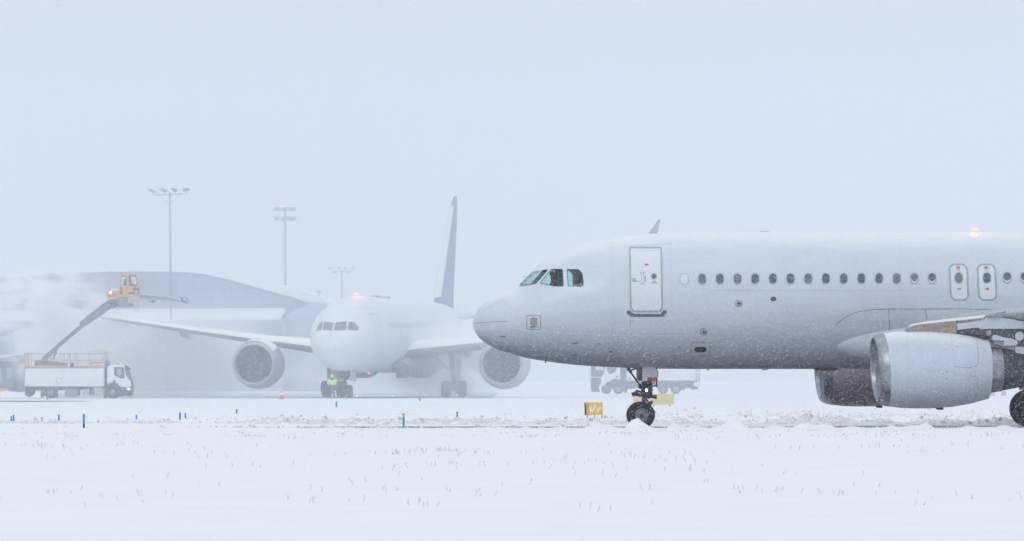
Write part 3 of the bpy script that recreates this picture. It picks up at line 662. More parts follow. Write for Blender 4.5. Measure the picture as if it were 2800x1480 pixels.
def pylon(l):
    sg = 1 if l > 0 else -1
    def pr(name, pts, t, m, par=jet, dy=0):
        q = [LL(*Z6(*p), -5.75) for p in pts]; mb = MB(); mb.prism(q, l - t / 2, l + t / 2); return mb.build(name, m, par, bevel=.01)
    a = pr('pylon', [(1440, 330), (1488, 296), (1690, 270), (1700, 284), (2300, 288), (2500, 300), (2500, 500), (2300, 480), (2080, 455), (1830, 352)], .40, mat('pylon_shade', (.06, .07, .10), .6, var=.3, vscale=4))  # near-black colour carries the shade below the wing
    pr('pylon_nose', [(988, 310), (1003, 282), (1030, 262), (1100, 246), (1475, 209), (1482, 328), (1250, 322)], .42, M_tan, a)
    pr('pylon_tip', [(985, 311), (1000, 281), (1020, 264), (1052, 252), (1062, 315)], .43, M_grey, a)
    pr('pylon_cap', [(1022, 264), (1060, 240), (1200, 214), (1390, 190), (1765, 150), (1745, 178), (1480, 206), (1100, 245)], .44, M_snow, a)
    pr('data_strip', [(1488, 205), (1735, 177), (1745, 198), (1500, 222)], .46, mat('strip_tan', (.45, .40, .38), .6), a)
    mb = MB()
    for x in list(range(1498, 1570, 9)) + list(range(1582, 1650, 9)) + list(range(1660, 1690, 9)) + [1700, 1708, 1716]:
        y = 210 - (x - 1498) * .118; q = [LL(*Z6(*p), -5.75) for p in ((x, y), (x + 5, y - .5), (x + 5, y + 9), (x, y + 9.5))]
        mb.prism(q, l - .236, l + .236)
    mb.build('stencil_marks', M_ktxt, a)
    pr('pylon_panel', [(1478, 238), (1745, 200), (1768, 168), (1860, 170), (2000, 188), (2151, 213), (2400, 240), (2400, 286), (1705, 286), (1690, 273), (1488, 297)], .45, M_cowl, a)
    pr('pylon_fairing', [(1830, 350), (1870, 346), (1935, 368), (2030, 384), (2070, 400), (2082, 425), (2060, 450), (1940, 452), (1940, 400), (1830, 398)], .44, M_cowl, a)
    pr('pylon_skirt', [(1850, 398), (1942, 398), (1942, 450), (2055, 458), (2055, 505), (1850, 430)], .30, M_grey, a)
    pr('pylon_block', [(2055, 458), (2320, 462), (2320, 560), (2055, 525)], .36, M_cowl, a)
    for cx, cy, r, m in ((2105, 358, 44, M_cowl), (1805, 325, 27, M_tan)):
        s_, z_ = LL(*Z6(cx, cy), -5.95); mb = MB(); r /= 3.585 * 94; mb.tube((s_, l - .215, z_), (s_, l + .215, z_), r, seg=28); mb.build('access_cover', m, a)
pylon(-5.75); pylon(5.75)
mb = MB(); q = [LL(*Z6(*p), -5.9) for p in ((1765, 163), (1800, 145), (1885, 128), (1960, 112), (1975, 118), (1900, 165), (1860, 170))]; mb.prism(q, -6.1, -5.8); mb.build('slat_end', M_grey, jet, bevel=.01)
# wheels
def wheel(c, r, wd, rr, par, ax=(0, 1, 0)):
    mb = MB(); h = wd / 2
    mb.lathe([(-h * .55, rr), (-h * .9, r * .72), (-h, r * .86), (-h * .8, r * .965), (-h * .35, r), (-h * .3, r * .985), (-h * .25, r), (h * .25, r), (h * .3, r * .985), (h * .35, r), (h * .8, r * .965), (h, r * .86), (h * .9, r * .72), (h * .55, rr)], c, ax, seg=48)
    t = mb.build('wheel', M_black, par, ang=60)
    mb = MB(); mb.lathe([(-h * .35, .01), (-h * .4, rr * .35), (-h * .2, rr * .5), (-h * .25, rr * .8), (-h * .62, rr * .93), (-h * .55, rr * 1.02), (h * .55, rr * 1.02), (h * .62, rr * .93), (h * .25, rr * .8), (h * .2, rr * .5), (h * .4, rr * .35), (h * .35, .01)], c, ax, seg=32)
    for k in range(9):
        a = 2 * math.pi * k / 9; mb.tube((c[0] + rr * .62 * math.cos(a), c[1] - h * .35, c[2] + rr * .62 * math.sin(a)), (c[0] + rr * .62 * math.cos(a), c[1] - h * .12, c[2] + rr * .62 * math.sin(a)), rr * .09, seg=8)
    mb.build('rim', mat('rim_grey', (.30, .33, .38), .5, metal=.4, var=.3, vscale=10), t, ang=40)
    return t
Z5 = zz(1560, 960, 5.675)
G = lambda x, y, l=0.0: (lambda q: Vector((q[0], l, q[1])))(LL(*Z5(x, y), l))
c = G(1103, 1005, -.25); c.z = .405
for l in (-.25, .25): wheel((c.x, l, .405), .405, .22, .205, jet)
u = 1 / (5.675 * 90.6)
mb = MB(); mb.tube(G(1190, 420), G(1190, 610), 62 * u, seg=20); mb.tube(G(1185, 600), G(1160, 700), 72 * u, 60 * u, seg=20); mb.tube(G(1160, 690), G(1140, 770), 40 * u, seg=16); mb.tube(G(1140, 760), G(1120, 860), 30 * u, 36 * u, seg=16)
mb.tube(G(1103, 1005, -.33), G(1103, 1005, .33), 30 * u, seg=12); mb.tube(G(1120, 850), G(1103, 1005), 40 * u, 34 * u, seg=12)
mb.ball(G(1090, 550), 42 * u); mb.ball(G(1225, 560), 55 * u); mb.ball(G(1240, 610), 40 * u); mb.ball(G(1250, 655), 30 * u, sub=1); mb.ball(G(1150, 590), 62 * u); mb.box(G(1135, 520), (60 * u, .2, 90 * u)); mb.box(G(1245, 545), (50 * u, .26, 40 * u))
for p, q in (((1130, 480), (1110, 640)), ((1205, 470), (1240, 650)), ((1225, 480), (1265, 600)), ((1150, 610), (1210, 690))): mb.tube(G(*p, -.13), G(*q, -.13), 6 * u, seg=6)
gear = mb.build('nose_gear_strut', M_gear, jet, ang=45)
mb = MB(); mb.tube(G(905, 290, -.1), G(1085, 545, -.1), 15 * u, 14 * u, seg=12); mb.tube(G(905, 290, .1), G(1085, 545, .1), 15 * u, 14 * u, seg=12); mb.tube(G(940, 300), G(1045, 262), 13 * u, seg=8); mb.ball(G(905, 288), 30 * u); mb.ball(G(935, 325, -.1), 22 * u); mb.tube(G(880, 265), G(940, 330), 22 * u, seg=10); mb.build('drag_brace', M_gear, gear)
mb = MB(); mb.tube(G(975, 658, -.16), G(1095, 690, -.16), 27 * u, seg=16); mb.tube(G(967, 640, -.16), G(990, 700, -.16), 30 * u, 30 * u, seg=10); mb.tube(G(1090, 672, -.16), G(1230, 712, -.16), 34 * u, seg=16); mb.tube(G(1230, 702, -.16), G(1335, 715, -.16), 28 * u, seg=16); mb.tube(G(1318, 712, -.16), G(1337, 714, -.16), 34 * u, seg=16)
mb.tube(G(1020, 612, -.1), G(1100, 640, -.1), 16 * u, seg=10); mb.box(G(1040, 630, -.12), (70 * u, .1, 34 * u)); mb.tube(G(1225, 685, -.2), G(1330, 690, -.2), 5 * u, seg=6); mb.build('steering_actuator', M_gear, gear)
mb = MB(); mb.path([G(1165, 740), G(1215, 800), G(1240, 840)], 13 * u); mb.prism([LL(*Z5(x, y)) for x, y in ((1215, 790), (1280, 768), (1262, 830), (1235, 850), (1210, 825))], -.09, .09); mb.path([G(1175, 730, -.1), G(1200, 780, -.1), G(1180, 800, -.1)], 5 * u)
mb.ball(G(1310, 945, -.3), 15 * u, sub=1); mb.build('torque_link', M_gear, gear)
mb = MB(); mb.path([G(1262, 470), G(1258, 530), G(1345, 545)], 7 * u); mb.path([G(1300, 470), G(1270, 530)], 5 * u); mb.path([G(1335, 465), G(1335, 550)], 11 * u); mb.box(G(1336, 548), (30 * u, .1, 24 * u)); mb.build('door_linkage', M_gear, gear)
gp = lambda pts, l: [LL(*Z5(*p), l) for p in pts]
dp = [(1112, 245), (1285, 245), (1320, 262), (1345, 300), (1352, 340), (1350, 466), (1112, 466)]
mb = MB(); mb.prism(gp(dp, -.42), -.44, -.41); gd = mb.build('nose_gear_door', mat('gear_door_grey', (.60, .63, .68), .5, var=.1, vscale=5), jet, bevel=.008)
mb = MB(); mb.prism(gp([(1196, 408), (1350, 408), (1350, 467), (1196, 467)], -.45), -.448, -.441); mb.build('red_band', M_red, gd)
mb = MB(); mb.prism(gp([(1062, 240), (1110, 240), (1110, 466), (1082, 458), (1064, 430)], -.3), -.34, .4); mb.build('door_edge', M_dkline, gd)
mb = MB(); q_ = gp([(1105, 236), (1290, 236), (1338, 268), (1360, 315), (1360, 405), (1345, 405), (1348, 320), (1325, 275), (1285, 248), (1105, 248)], -.40); mb.prism(q_, -.43, -.38); mb.build('door_seal', M_dkline, gd)
mb = MB(); mb.prism(gp(dp, .42), .41, .44); mb.build('nose_gear_door', MATS['gear_door_grey'], jet, bevel=.008)
mb = MB(); mb.ball(G(1178, 610, -.2), 21 * u, sub=3, sc=(.85, .5, 1.15)); mb.build('taxi_light', mat('lamp_white', (1, 1, 1), .3, emit=(1, .97, .9), es=6), gear)
mb = MB(); mb.tube(G(1180, 610, -.12), G(1178, 610, -.19), 26 * u, 30 * u, seg=16); mb.build('lamp_housing', M_gear, gear)
# main gear
for sg in (-1, 1):
    sx = 17.71
    for d in (-.46, .46): wheel((sx, sg * 3.8 + d, .585), .585, .42, .28, jet)
    mb = MB(); mb.tube((sx, sg * 3.8, .58), (sx - .05, sg * 3.7, 3.0), .13, .17, seg=16); mb.tube((sx, sg * 3.8 - .5, .58), (sx, sg * 3.8 + .5, .58), .1, seg=12); mb.tube((sx - .7, sg * 3.2, 2.9), (sx, sg * 3.75, 1.5), .07, seg=10); mb.build('main_gear_strut', M_gear, jet)
    mb = MB(); q = [(sx - .55, 3.0), (sx + .5, 3.0), (sx + .38, 1.15), (sx - .3, 1.15)]; mb.prism(q, sg * 4.16, sg * 4.2); mb.build('main_gear_door', M_cowl, jet, bevel=.01)
pilot = thing('person', 'dark seated pilot seen through the middle side window of the near cockpit', 'pilot', MW[jet.name] @ Vector((2.43, -.62, 3.74)), YAW)
def skinfig(name, joints, edges, m, parent, sub=2):
    me = bpy.data.meshes.new(name); me.from_pydata([j[0] for j in joints], edges, []); me.materials.append(m)
    o = bpy.data.objects.new(name, me); S.collection.objects.link(o); o.parent = parent
    k = o.modifiers.new('skin', 'SKIN'); k.use_smooth_shade = True
    for i, j in enumerate(joints):
        r = j[1]; o.data.skin_vertices[0].data[i].radius = (r, r) if not isinstance(r, tuple) else r
    o.data.skin_vertices[0].data[0].use_root = True
    b = o.modifiers.new('sub', 'SUBSURF'); b.levels = sub; b.render_levels = sub
    MW[o.name] = MW[parent.name] if parent else Matrix(); return o
skinfig('body', [((0, 0, .22), (.17, .15)), ((-.02, 0, .45), (.19, .13)), ((-.04, 0, .68), (.2, .11)), ((-.06, 0, .80), .06), ((-.09, 0, .90), (.085, .095)), ((-.09, 0, 1.0), (.085, .095)),
                 ((-.05, .21, .68), .06), ((-.18, .27, .42), .045), ((-.42, .18, .40), .035), ((-.05, -.21, .68), .06), ((-.18, -.27, .42), .045), ((-.42, -.18, .40), .035), ((-.50, .16, .42), .03), ((-.50, -.16, .42), .03)],
        [(0, 1), (1, 2), (2, 3), (3, 4), (4, 5), (2, 6), (6, 7), (7, 8), (2, 9), (9, 10), (10, 11), (8, 12), (11, 13)], mat('uniform_dark', (.05, .06, .09), .8), pilot)
mb = MB(); mb.path([(-.09 + .02 * math.cos(a), .1 * math.cos(a), .95 + .13 * math.sin(a)) for a in np.linspace(0, math.pi, 9)], .015); mb.ball((-.09, -.1, .93), .04, sub=1); mb.ball((-.09, .1, .93), .04, sub=1); mb.build('headset', M_dark, pilot)

# ================================================================== THE FAR WIDE-BODY, NOSE TOWARDS THE CAMERA
YB = R(81.8); BX, BY = -13.7, 432.0         # local x runs aft, nose points back at the camera
big = thing('airliner', 'snow-covered wide-body airliner facing the camera, hazy, with red beacon on its roof', 'airliner', (BX, BY, .02), YB)
bT = sq([(0, 3.85), (.15, 4.25), (.5, 4.62), (1, 4.98), (1.8, 5.45), (2.6, 5.93), (3.5, 6.42), (4.5, 6.85), (6, 7.32), (8, 7.66), (10.5, 7.88), (13, 7.95), (44, 7.95), (54, 7.80), (60, 7.45), (62.5, 7.1)])
bB = sq([(0, 3.85), (.15, 3.45), (.5, 3.10), (1, 2.80), (2, 2.45), (3.5, 2.18), (6, 2.02), (9, 1.97), (40, 1.97), (46, 2.5), (54, 4.3), (60, 5.7), (62.5, 6.3)])
bW = sq([(0, 0), (.15, .48), (.5, .92), (1, 1.32), (1.8, 1.72), (2.8, 2.08), (4, 2.38), (6, 2.68), (9, 2.87), (12, 2.88), (40, 2.88), (48, 2.4), (56, 1.3), (62.5, .3)])
bC = pchip([0, 2, 5, 9, 40, 62.5], [3.85, 4.25, 4.7, 4.96, 4.96, 6.7])
def bsec(s, n=96):
    zt, zb, wd, zc = bT(s), bB(s), max(bW(s), .003), bC(s); zc = min(max(zc, zb + .001), zt - .001); out = []
    for k in range(n):
        a = 2 * math.pi * k / n; c, si = math.cos(a), math.sin(a); out.append(Vector((s, wd * c, zc + (zt - zc) * si if si > 0 else zc + (zc - zb) * si)))
    return out
mb = MB(); mb.loft([bsec(max(u * u, .0005)) for u in np.linspace(0, math.sqrt(12), 54)] + [bsec(s) for s in np.arange(13, 62.6, 1.0)])
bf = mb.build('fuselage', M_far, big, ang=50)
bs = Skin([bf], big); Zb = zz(840, 780, 4.0065)
M_bwin = mat('windscreen_dusky', (.16, .14, .19), .3, var=.2, vscale=2)
M_bline = mat('soft_seam', (.42, .46, .52), .6)
for q in ([(100, 502), (125, 440), (152, 406), (178, 400), (158, 488), (150, 492)], [(168, 490), (186, 412), (200, 399), (288, 414), (272, 492), (262, 497)],
          [(291, 490), (305, 422), (318, 412), (425, 396), (434, 404), (428, 484), (415, 494), (300, 497)], [(445, 480), (452, 402), (515, 406), (535, 425), (566, 470), (548, 500), (455, 490)]):
    o = bs.fill('cockpit_window', [Zb(*p) for p in dens(q, 20)], M_bwin, .02, 3)
bs.line('radome_seam', [Zb(270 + 154 * math.sin(a), 704 - 156 * math.cos(a)) for a in np.linspace(-2.2, 2.5, 40)], .5, M_bline, .02)
bs.line('wiper', [Zb(240, 527), Zb(262, 512), Zb(275, 492)], .8, M_bline, .03); bs.line('wiper', [Zb(303, 528), Zb(283, 512), Zb(275, 492)], .8, M_bline, .03)
for k in range(38):
    x0 = 872 + k * 15.2; dx = 9 - k * .1
    if k in (19,): continue
    q = [Zb(x0, 412 - k * .42), Zb(x0 + 7, 412 - k * .42), Zb(x0 + 7 + dx, 474 - k * .42), Zb(x0 + dx, 474 - k * .42)]
    bs.fill('cabin_window', q, mat('far_pane', (.48, .52, .58), .3), .02, 1)
bs.line('cabin_door', [Zb(*p) for p in ((668, 320), (700, 385), (735, 455), (755, 530), (765, 620), (768, 680))], .5, M_bline, .02)
bs.line('cabin_door', [Zb(*p) for p in ((750, 318), (780, 370), (800, 430), (806, 500))], .45, M_bline, .02)
bs.fill('rain_gutter', [Zb(*p) for p in ((662, 314), (740, 310), (748, 322), (668, 326))], M_bline, .03, 1)
bs.line('seam', [Zb(520, 262), Zb(600, 248), Zb(700, 250), Zb(745, 268)], .5, M_bline, .02)
mb = MB(); mb.prism([(19.2, 7.94), (19.4, 8.07), (20.2, 8.07), (20.5, 7.94)], -.3, .3); mb.build('low_antenna', M_grey, big)
mb = MB(); mb.prism([(24.2, 7.94), (24.4, 8.07), (25.2, 8.07), (25.5, 7.94)], -.3, .3); mb.build('low_antenna', M_grey, big)
mb = MB(); mb.ball((10.5, -.12, 8.02), .17, sub=3, sc=(1, 1, .8)); mb.build('beacon', MATS['beacon_glow'], big)
ld = bpy.data.lights.new('beacon_lamp', 'POINT'); lo = bpy.data.objects.new('beacon_lamp', ld); S.collection.objects.link(lo); lo.parent = big
lo.location = (10.5, -.12, 8.5); ld.energy = 40; ld.color = (1, .16, .12); ld.shadow_soft_size = .1
# wings (l > 0 is starboard side, picture left)
PG = [MW[big.name].inverted()]
def bl(px, py, l):                          # pixel -> (s,z) on the big airliner at lateral l
    d = (P(px, py, 100) - CAMV); o = PG[0] @ CAMV; d = PG[0].to_3x3() @ d; t = (l - o.y) / d.y if abs(d.y) > 1e-6 else 0
    return (o + d * t)
SIDE = 1 if (MW[big.name] @ Vector((0, 1, 0)) - MW[big.name] @ Vector((0, 0, 0))).x < 0 else -1   # which way is picture left
M_bwing = mat('far_wing_grey', (.24, .27, .33), .6, var=.2, vscale=1)
wz = pchip([2.0, 2.9, 9.9, 16, 22, 27, 30.2], [3.55, 3.68, 4.50, 5.25, 6.05, 6.75, 7.45])
M_fluid = mat('green_tinted_ice', (.76, .82, .68), .6, var=.3, vscale=.25, col2=(.84, .86, .86))
def bwing(sg):
    mb = MB(); snow = MB(); st = []; st2 = []
    for l, sl, ch, tc in ((2.0, 19.4, 11.8, .13), (2.9, 20.0, 11.2, .13), (6, 22.1, 8.8, .12), (9.9, 24.8, 6.9, .11), (16, 29.0, 5.2, .1), (22, 33.2, 3.8, .1), (26, 36.2, 2.8, .09), (28.2, 38.6, 1.8, .09), (29.4, 40.4, 1.1, .08), (30.1, 41.8, .4, .08)):
        q = airfoil(sg * l, sl, wz(l), ch, tc, 32); st.append(q)
        st2.append([Vector((v.x - .01, v.y, v.z + .10 + .02 * math.sin(l * 3))) if i <= 16 else Vector((v.x, v.y, st[-1][32 - i].z + .02)) for i, v in enumerate(q)])
    mb.loft(st); o = mb.build('wing', M_bwing, big, ang=50)
    snow.loft([[v for v in q[:17]] + [Vector((v.x, v.y, v.z - .08)) for v in q[15:0:-1]] for q in st2]); snow.build('wing_snow', M_fluid, o, ang=60)
bwing(1); bwing(-1)
mb = MB(); mb.ball((38.8, SIDE * 28.3, wz(28.3) + .03), .09, sub=1); mb.build('wingtip_light', mat('green_glow', (.2, 1, .7), .4, emit=(.25, 1, .75), es=5), big)
M_bdark = mat('far_fan_dark', (.03, .045, .09), .6, var=.3, vscale=4)
M_bcowl = mat('far_cowl', (.50, .53, .58), .5, var=.15, vscale=.8)
M_gcowl = mat('icy_lip', (.46, .50, .56), .4, metal=.4, var=.2, vscale=1.5)
def bengine(sg):
    l = sg * 9.85; q = bl(693 if sg == SIDE else 1370, 996, l); o = (q.x, l, q.z)
    mb = MB(); mb.lathe([(.35, 1.80), (.9, 1.90), (1.8, 1.98), (2.8, 1.97), (3.8, 1.85), (4.9, 1.55), (4.92, 1.5), (4.3, 1.6)], o, seg=64); r = mb.build('engine_cowl', M_bcowl, big, ang=50)
    mb = MB(); mb.lathe([(.35, 1.802), (.15, 1.74), (.03, 1.66), (0, 1.60), (.03, 1.54), (.15, 1.49), (.35, 1.46)], o, seg=64); mb.build('inlet_lip', M_gcowl, r)
    mb = MB(); mb.lathe([(.35, 1.461), (.8, 1.45), (1.4, 1.50)], o, seg=64); mb.build('inlet_duct', mat('far_duct', (.10, .115, .15), .6), r)
    mb = MB(); mb.lathe([(1.4, 1.5), (1.42, .1)], o, seg=48)
    for k in range(20):
        a = 2 * math.pi * k / 20; c, si = math.cos(a), math.sin(a); u_ = Vector((0, c, si)); v_ = Vector((0, -si, c)); O = Vector(o)
        mb.add([O + u_ * .38 + v_ * .03 + Vector((1.15, 0, 0)), O + u_ * .38 - v_ * .05 + Vector((1.35, 0, 0)), O + u_ * 1.44 - v_ * .22 + Vector((1.3, 0, 0)), O + u_ * 1.44 + v_ * .10 + Vector((1.0, 0, 0))], [(0, 1, 2, 3)])
    mb.build('fan', M_bdark, r, recalc=False)
    mb = MB(); mb.lathe([(.6, .01), (.75, .13), (1.0, .27), (1.25, .37), (1.4, .4)], o, seg=24); mb.build('spinner', M_bdark, r)
    mb = MB(); mb.lathe([(4.3, 1.3), (5.5, 1.0), (6.4, .7), (6.4, .6)], o, seg=32); mb.lathe([(6.0, .5), (7.4, .05)], o, seg=24); mb.build('exhaust_nozzle', M_hot, r)
    mb = MB(); zt = o[2] + 1.85; zw = wz(9.85); mb.prism([(o[0] + .9, zt - .1), (o[0] + 1.6, zt + .25), (o[0] + 4, zw + .15), (o[0] + 7, zw), (o[0] + 8, zw - .7), (o[0] + 5, o[2] + 1.2), (o[0] + 2, zt - .3)], l - .3, l + .3); mb.build('pylon', M_bcowl, r, bevel=.1)
    mb = MB(); n_ = 24; V = []
    for j in range(9):
        t = .35 + j * .5; rr = {0: 1.80}.get(j, np.interp(t, [.35, .9, 1.8, 2.8, 3.8, 4.9], [1.80, 1.90, 1.98, 1.97, 1.85, 1.55]))
        for k in range(n_ + 1):
            a = R(35 + 110 * k / n_); h = .015 + .05 * math.sin(math.pi * k / n_); V.append(Vector((o[0] + t, o[1] + (rr + h) * math.cos(a), o[2] + (rr + h) * math.sin(a))))
    mb.add(V, [(j * (n_ + 1) + k, j * (n_ + 1) + k + 1, (j + 1) * (n_ + 1) + k + 1, (j + 1) * (n_ + 1) + k) for j in range(8) for k in range(n_)]); mb.build('cowl_snow', M_fluid, r, recalc=False)
    mb = MB(); a = R(38); c_ = Vector((o[0] + .9, l - SIDE * 0 + (-SIDE if sg == SIDE else SIDE) * 1.9 * math.cos(a), o[2] + 1.9 * math.sin(a))); yv = (-SIDE if sg == SIDE else SIDE)
    mb.add([c_, c_ + Vector((1.5, 0, 0)), c_ + Vector((1.5, yv * .42, .30)), c_ + Vector((.7, yv * .42, .30)), c_ + Vector((0, 0, -.06)), c_ + Vector((1.5, 0, -.06)), c_ + Vector((1.5, yv * .45, .25)), c_ + Vector((.7, yv * .45, .25))], [(0, 1, 2, 3), (7, 6, 5, 4), (0, 4, 5, 1), (1, 5, 6, 2), (2, 6, 7, 3), (3, 7, 4, 0)]); mb.build('strake', M_bcowl, r)
    return r
eb1 = bengine(1); eb2 = bengine(-1)
# fin and tailplane
mb = MB(); st = []
for z, s0_, ch in ((7.3, 50.2, 9.2), (8.4, 51.2, 8.2), (12.5, 55.4, 5.6), (16.4, 59.4, 3.0), (17.05, 60.4, 2.0), (17.3, 61.2, 1.0)):
    st.append([Vector((s0_ + ch * (.5 + .5 * math.cos(a)), ch * .062 * math.sin(a) * (1 if math.cos(a) > -.5 else 1), z)) for a in [2 * math.pi * k / 28 for k in range(28)]])
mb.loft(st); fin_ = mb.build('tail_fin', mat('fin_blue_grey', (.20, .25, .40), .5, var=.1, vscale=.5), big, ang=50)
mb = MB(); st = []
for z, s0_, ch in ((8.4, 51.1, 1.0), (12.5, 55.3, .8), (16.4, 59.3, .6)): st.append([Vector((s0_ + ch * (.5 + .5 * math.cos(a)), ch * .33 * math.sin(a), z)) for a in [2 * math.pi * k / 20 for k in range(20)]])
mb.loft(st); mb.build('fin_leading_edge', M_far, fin_)
for sg in (-1, 1):
    mb = MB(); mb.loft([airfoil(sg * .5, 54.5, 6.7, 5.2, .1, 24), airfoil(sg * 9.8, 60.5, 7.7, 1.8, .1, 24)]); mb.build('tailplane', M_far, big, ang=50)
# landing gear
for d in (-.36, .36): wheel((5.9, d, .50), .50, .40, .24, big)
mb = MB(); mb.tube((5.9, 0, .5), (5.8, 0, 2.4), .11, .16, seg=12); mb.tube((5.9, -.4, .5), (5.9, .4, .5), .08); mb.tube((5.85, 0, 1.3), (4.2, 0, 2.3), .07); mb.box((5.8, 0, 1.55), (.3, .7, .3)); mb.box((5.75, 0, 1.9), (.5, .8, .5)); mb.build('nose_gear_strut', M_gear, big)
for sg in (-1, 1):
    mb = MB(); mb.prism([(4.8, 2.15), (7.2, 2.05), (7.2, 1.25), (4.8, 1.35)], sg * .62, sg * .66); mb.build('nose_gear_door', M_bcowl, big)
for sg in (-1, 1):
    for ds in (-.75, .75):
        for d in (-.62, .62): wheel((29.0 + ds, sg * 4.9 + d, .66), .66, .50, .3, big)
    mb = MB(); mb.tube((28.1, sg * 4.9, .66), (29.9, sg * 4.9, .66), .14); mb.tube((29, sg * 4.9, .66), (29, sg * 4.7, 4.2), .2, .26, seg=14); mb.tube((29, sg * 4.8, 2.0), (29, sg * 3.0, 3.6), .1); mb.tube((28.25, sg * 4.9 - .6, .66), (28.25, sg * 4.9 + .6, .66), .1); mb.build('main_gear_strut', M_gear, big)
    mb = MB(); mb.prism([(27.8, 4.0), (30.2, 4.0), (29.9, 1.3), (28.1, 1.3)], sg * 5.25, sg * 5.33); mb.build('main_gear_door', M_bcowl, big)
    mb = MB(); mb.loft([[Vector((s_, sg * 2.4 + .75 * math.cos(a), 2.5 + hz * math.sin(a))) for a in [2 * math.pi * k / 20 for k in range(20)]] for s_, hz in ((17, .2), (19, .65), (24, .95), (31, .95), (36, .3))]); mb.build('belly_fairing', M_bwing, big, ang=60)
for k, (l, s_) in enumerate(((5.5, 33), (12.5, 34.5), (18.5, 37))):
    for sg in (-1, 1):
        mb = MB(); mb.loft([[Vector((s_ + t, sg * l + .22 * w_ * math.cos(a), wz(l) - .45 - t * .04 + .42 * w_ * math.sin(a))) for a in [2 * math.pi * j / 14 for j in range(14)]] for t, w_ in ((-4, .1), (-3, .8), (0, 1), (1.6, .1))]); mb.build('flap_fairing', M_bwing, big)
mb = MB(); mb.ball((17.0, -SIDE * .0, 1.93), .10, sub=2); mb.build('belly_light', mat('red_glow', (1, .1, .08), .4, emit=(1, .12, .10), es=2.5), big)
mb = MB(); mb.box((17.3, 0, 1.9), (.7, .5, .24)); mb.build('belly_antenna', M_grey, big, bevel=.03)
mb = MB(); mb.box((25, -SIDE * 1.3, 1.78), (.9, .8, .5)); mb.build('belly_scoop', M_grey, big, bevel=.06)

# ================================================================== TRUCKS
M_tank = mat('tank_white', (.80, .81, .83), .5, var=.1, vscale=1.2)
M_chas = mat('chassis_dark', (.05, .06, .085), .7, var=.4, vscale=5)
M_yel = mat('rail_yellow', (.62, .34, .06), .5, var=.15, vscale=4)
M_cabyel = mat('cabin_orange', (.68, .33, .04), .45, var=.12, vscale=3)
M_boom = mat('boom_grey', (.20, .23, .32), .55, var=.25, vscale=2)
M_tglass = mat('truck_glass', (.34, .42, .46), .15)
M_box = mat('side_box_grey', (.26, .29, .33), .5, var=.3, vscale=4)
class Truck:                                # traced in photo crop coordinates, built at real distance and depth
    def __init__(s, name, label, Y, ox, oy, sc, x0, wd=2.45):
        s.Y = Y; s.z = zz(ox, oy, sc); s.sc = sc; s.X0 = P(s.z(x0, 0)[0], 0, Y).x; s.w = wd
        s.t = thing(name, label, 'truck', (s.X0, Y, 0)); s.u = Y / FPX / sc
    def q(s, x, y): p = P(*s.z(x, y), s.Y); return (p.x - s.X0, p.z)
    def pts(s, l): return [s.q(*p) for p in l]
    def pr(s, name, l, m, y0=0.0, y1=None, par=None, bevel=0.0, label=None):
        mb = MB(); mb.prism(s.pts(l), y0, s.w if y1 is None else y1); return mb.build(name, m, par or s.t, bevel=bevel, label=label)
    def wheel(s, x, y, r, par=None):
        cx, cz = s.q(x, y); rr = r * s.u; cz = rr
        for y_ in (.16, s.w - .16): wheel((cx, y_, cz), rr, .3, rr * .55, s.t)
    def tube(s, mb, pts, r, y=0.0):
        q = [(p[0], y, p[1]) for p in s.pts(pts)]; mb.path(q, r * s.u, seg=8)
T = Truck('deicing_truck', 'white de-icing truck with yellow deck railing and raised boom, parked on the apron', 433, 0, 840, 4.864, 1000)
body = T.pr('tank_body', [(325, 812), (1385, 812), (1385, 1055), (325, 1055)], M_tank, bevel=.02)
T.pr('body_trim', [(318, 803), (1388, 803), (1388, 814), (318, 814)], M_box, -.02, T.w + .02, body); T.pr('body_trim', [(318, 812), (328, 812), (328, 1060), (318, 1060)], M_box, -.015, T.w + .015, body)
T.pr('body_trim', [(1383, 812), (1392, 812), (1392, 1060), (1383, 1060)], M_box, -.015, T.w + .015, body); T.pr('body_seam', [(843, 815), (846, 815), (846, 1054), (843, 1054)], M_bline, -.008, .05, body)
h_ = T.pr('hatch', [(745, 944), (820, 944), (820, 1020), (745, 1020)], M_box, -.012, .1, body); T.pr('hatch_panel', [(750, 949), (815, 949), (815, 1015), (750, 1015)], M_tank, -.02, .1, h_); T.pr('hatch_handle', [(753, 974), (765, 974), (765, 993), (753, 993)], M_box, -.03, .1, h_)
T.pr('marking', [(345, 835), (352, 835), (352, 845), (345, 845)], M_box, -.006, .1, body); T.pr('marking', [(345, 1032), (455, 1032), (455, 1041), (345, 1041)], M_bline, -.006, .1, body); T.pr('marking', [(1330, 1010), (1357, 1010), (1357, 1016), (1330, 1016)], M_box, -.006, .1, body)
T.pr('chassis', [(325, 1057), (1600, 1057), (1600, 1080), (1440, 1110), (1380, 1090), (430, 1110), (330, 1095)], M_chas, .25, 2.2)
T.pr('rear_bumper', [(335, 1105), (440, 1100), (425, 1160), (375, 1195), (330, 1175)], M_chas, .05, 2.3); T.pr('tail_lamp', [(330, 1140), (348, 1130), (352, 1165), (332, 1170)], M_red, .03, .3)
T.pr('mudguard', [(540, 1080), (560, 1070), (740, 1075), (765, 1110), (768, 1210), (745, 1150), (665, 1085), (590, 1100), (575, 1200), (545, 1205)], M_chas, .02, .5)
T.pr('side_box', [(862, 1082), (1030, 1082), (1030, 1200), (862, 1200)], M_box, .05, .7, bevel=.02); T.pr('side_box', [(1100, 1092), (1188, 1092), (1188, 1170), (1100, 1170)], mat('box_pale', (.42, .42, .45), .5), .08, .6, bevel=.02)
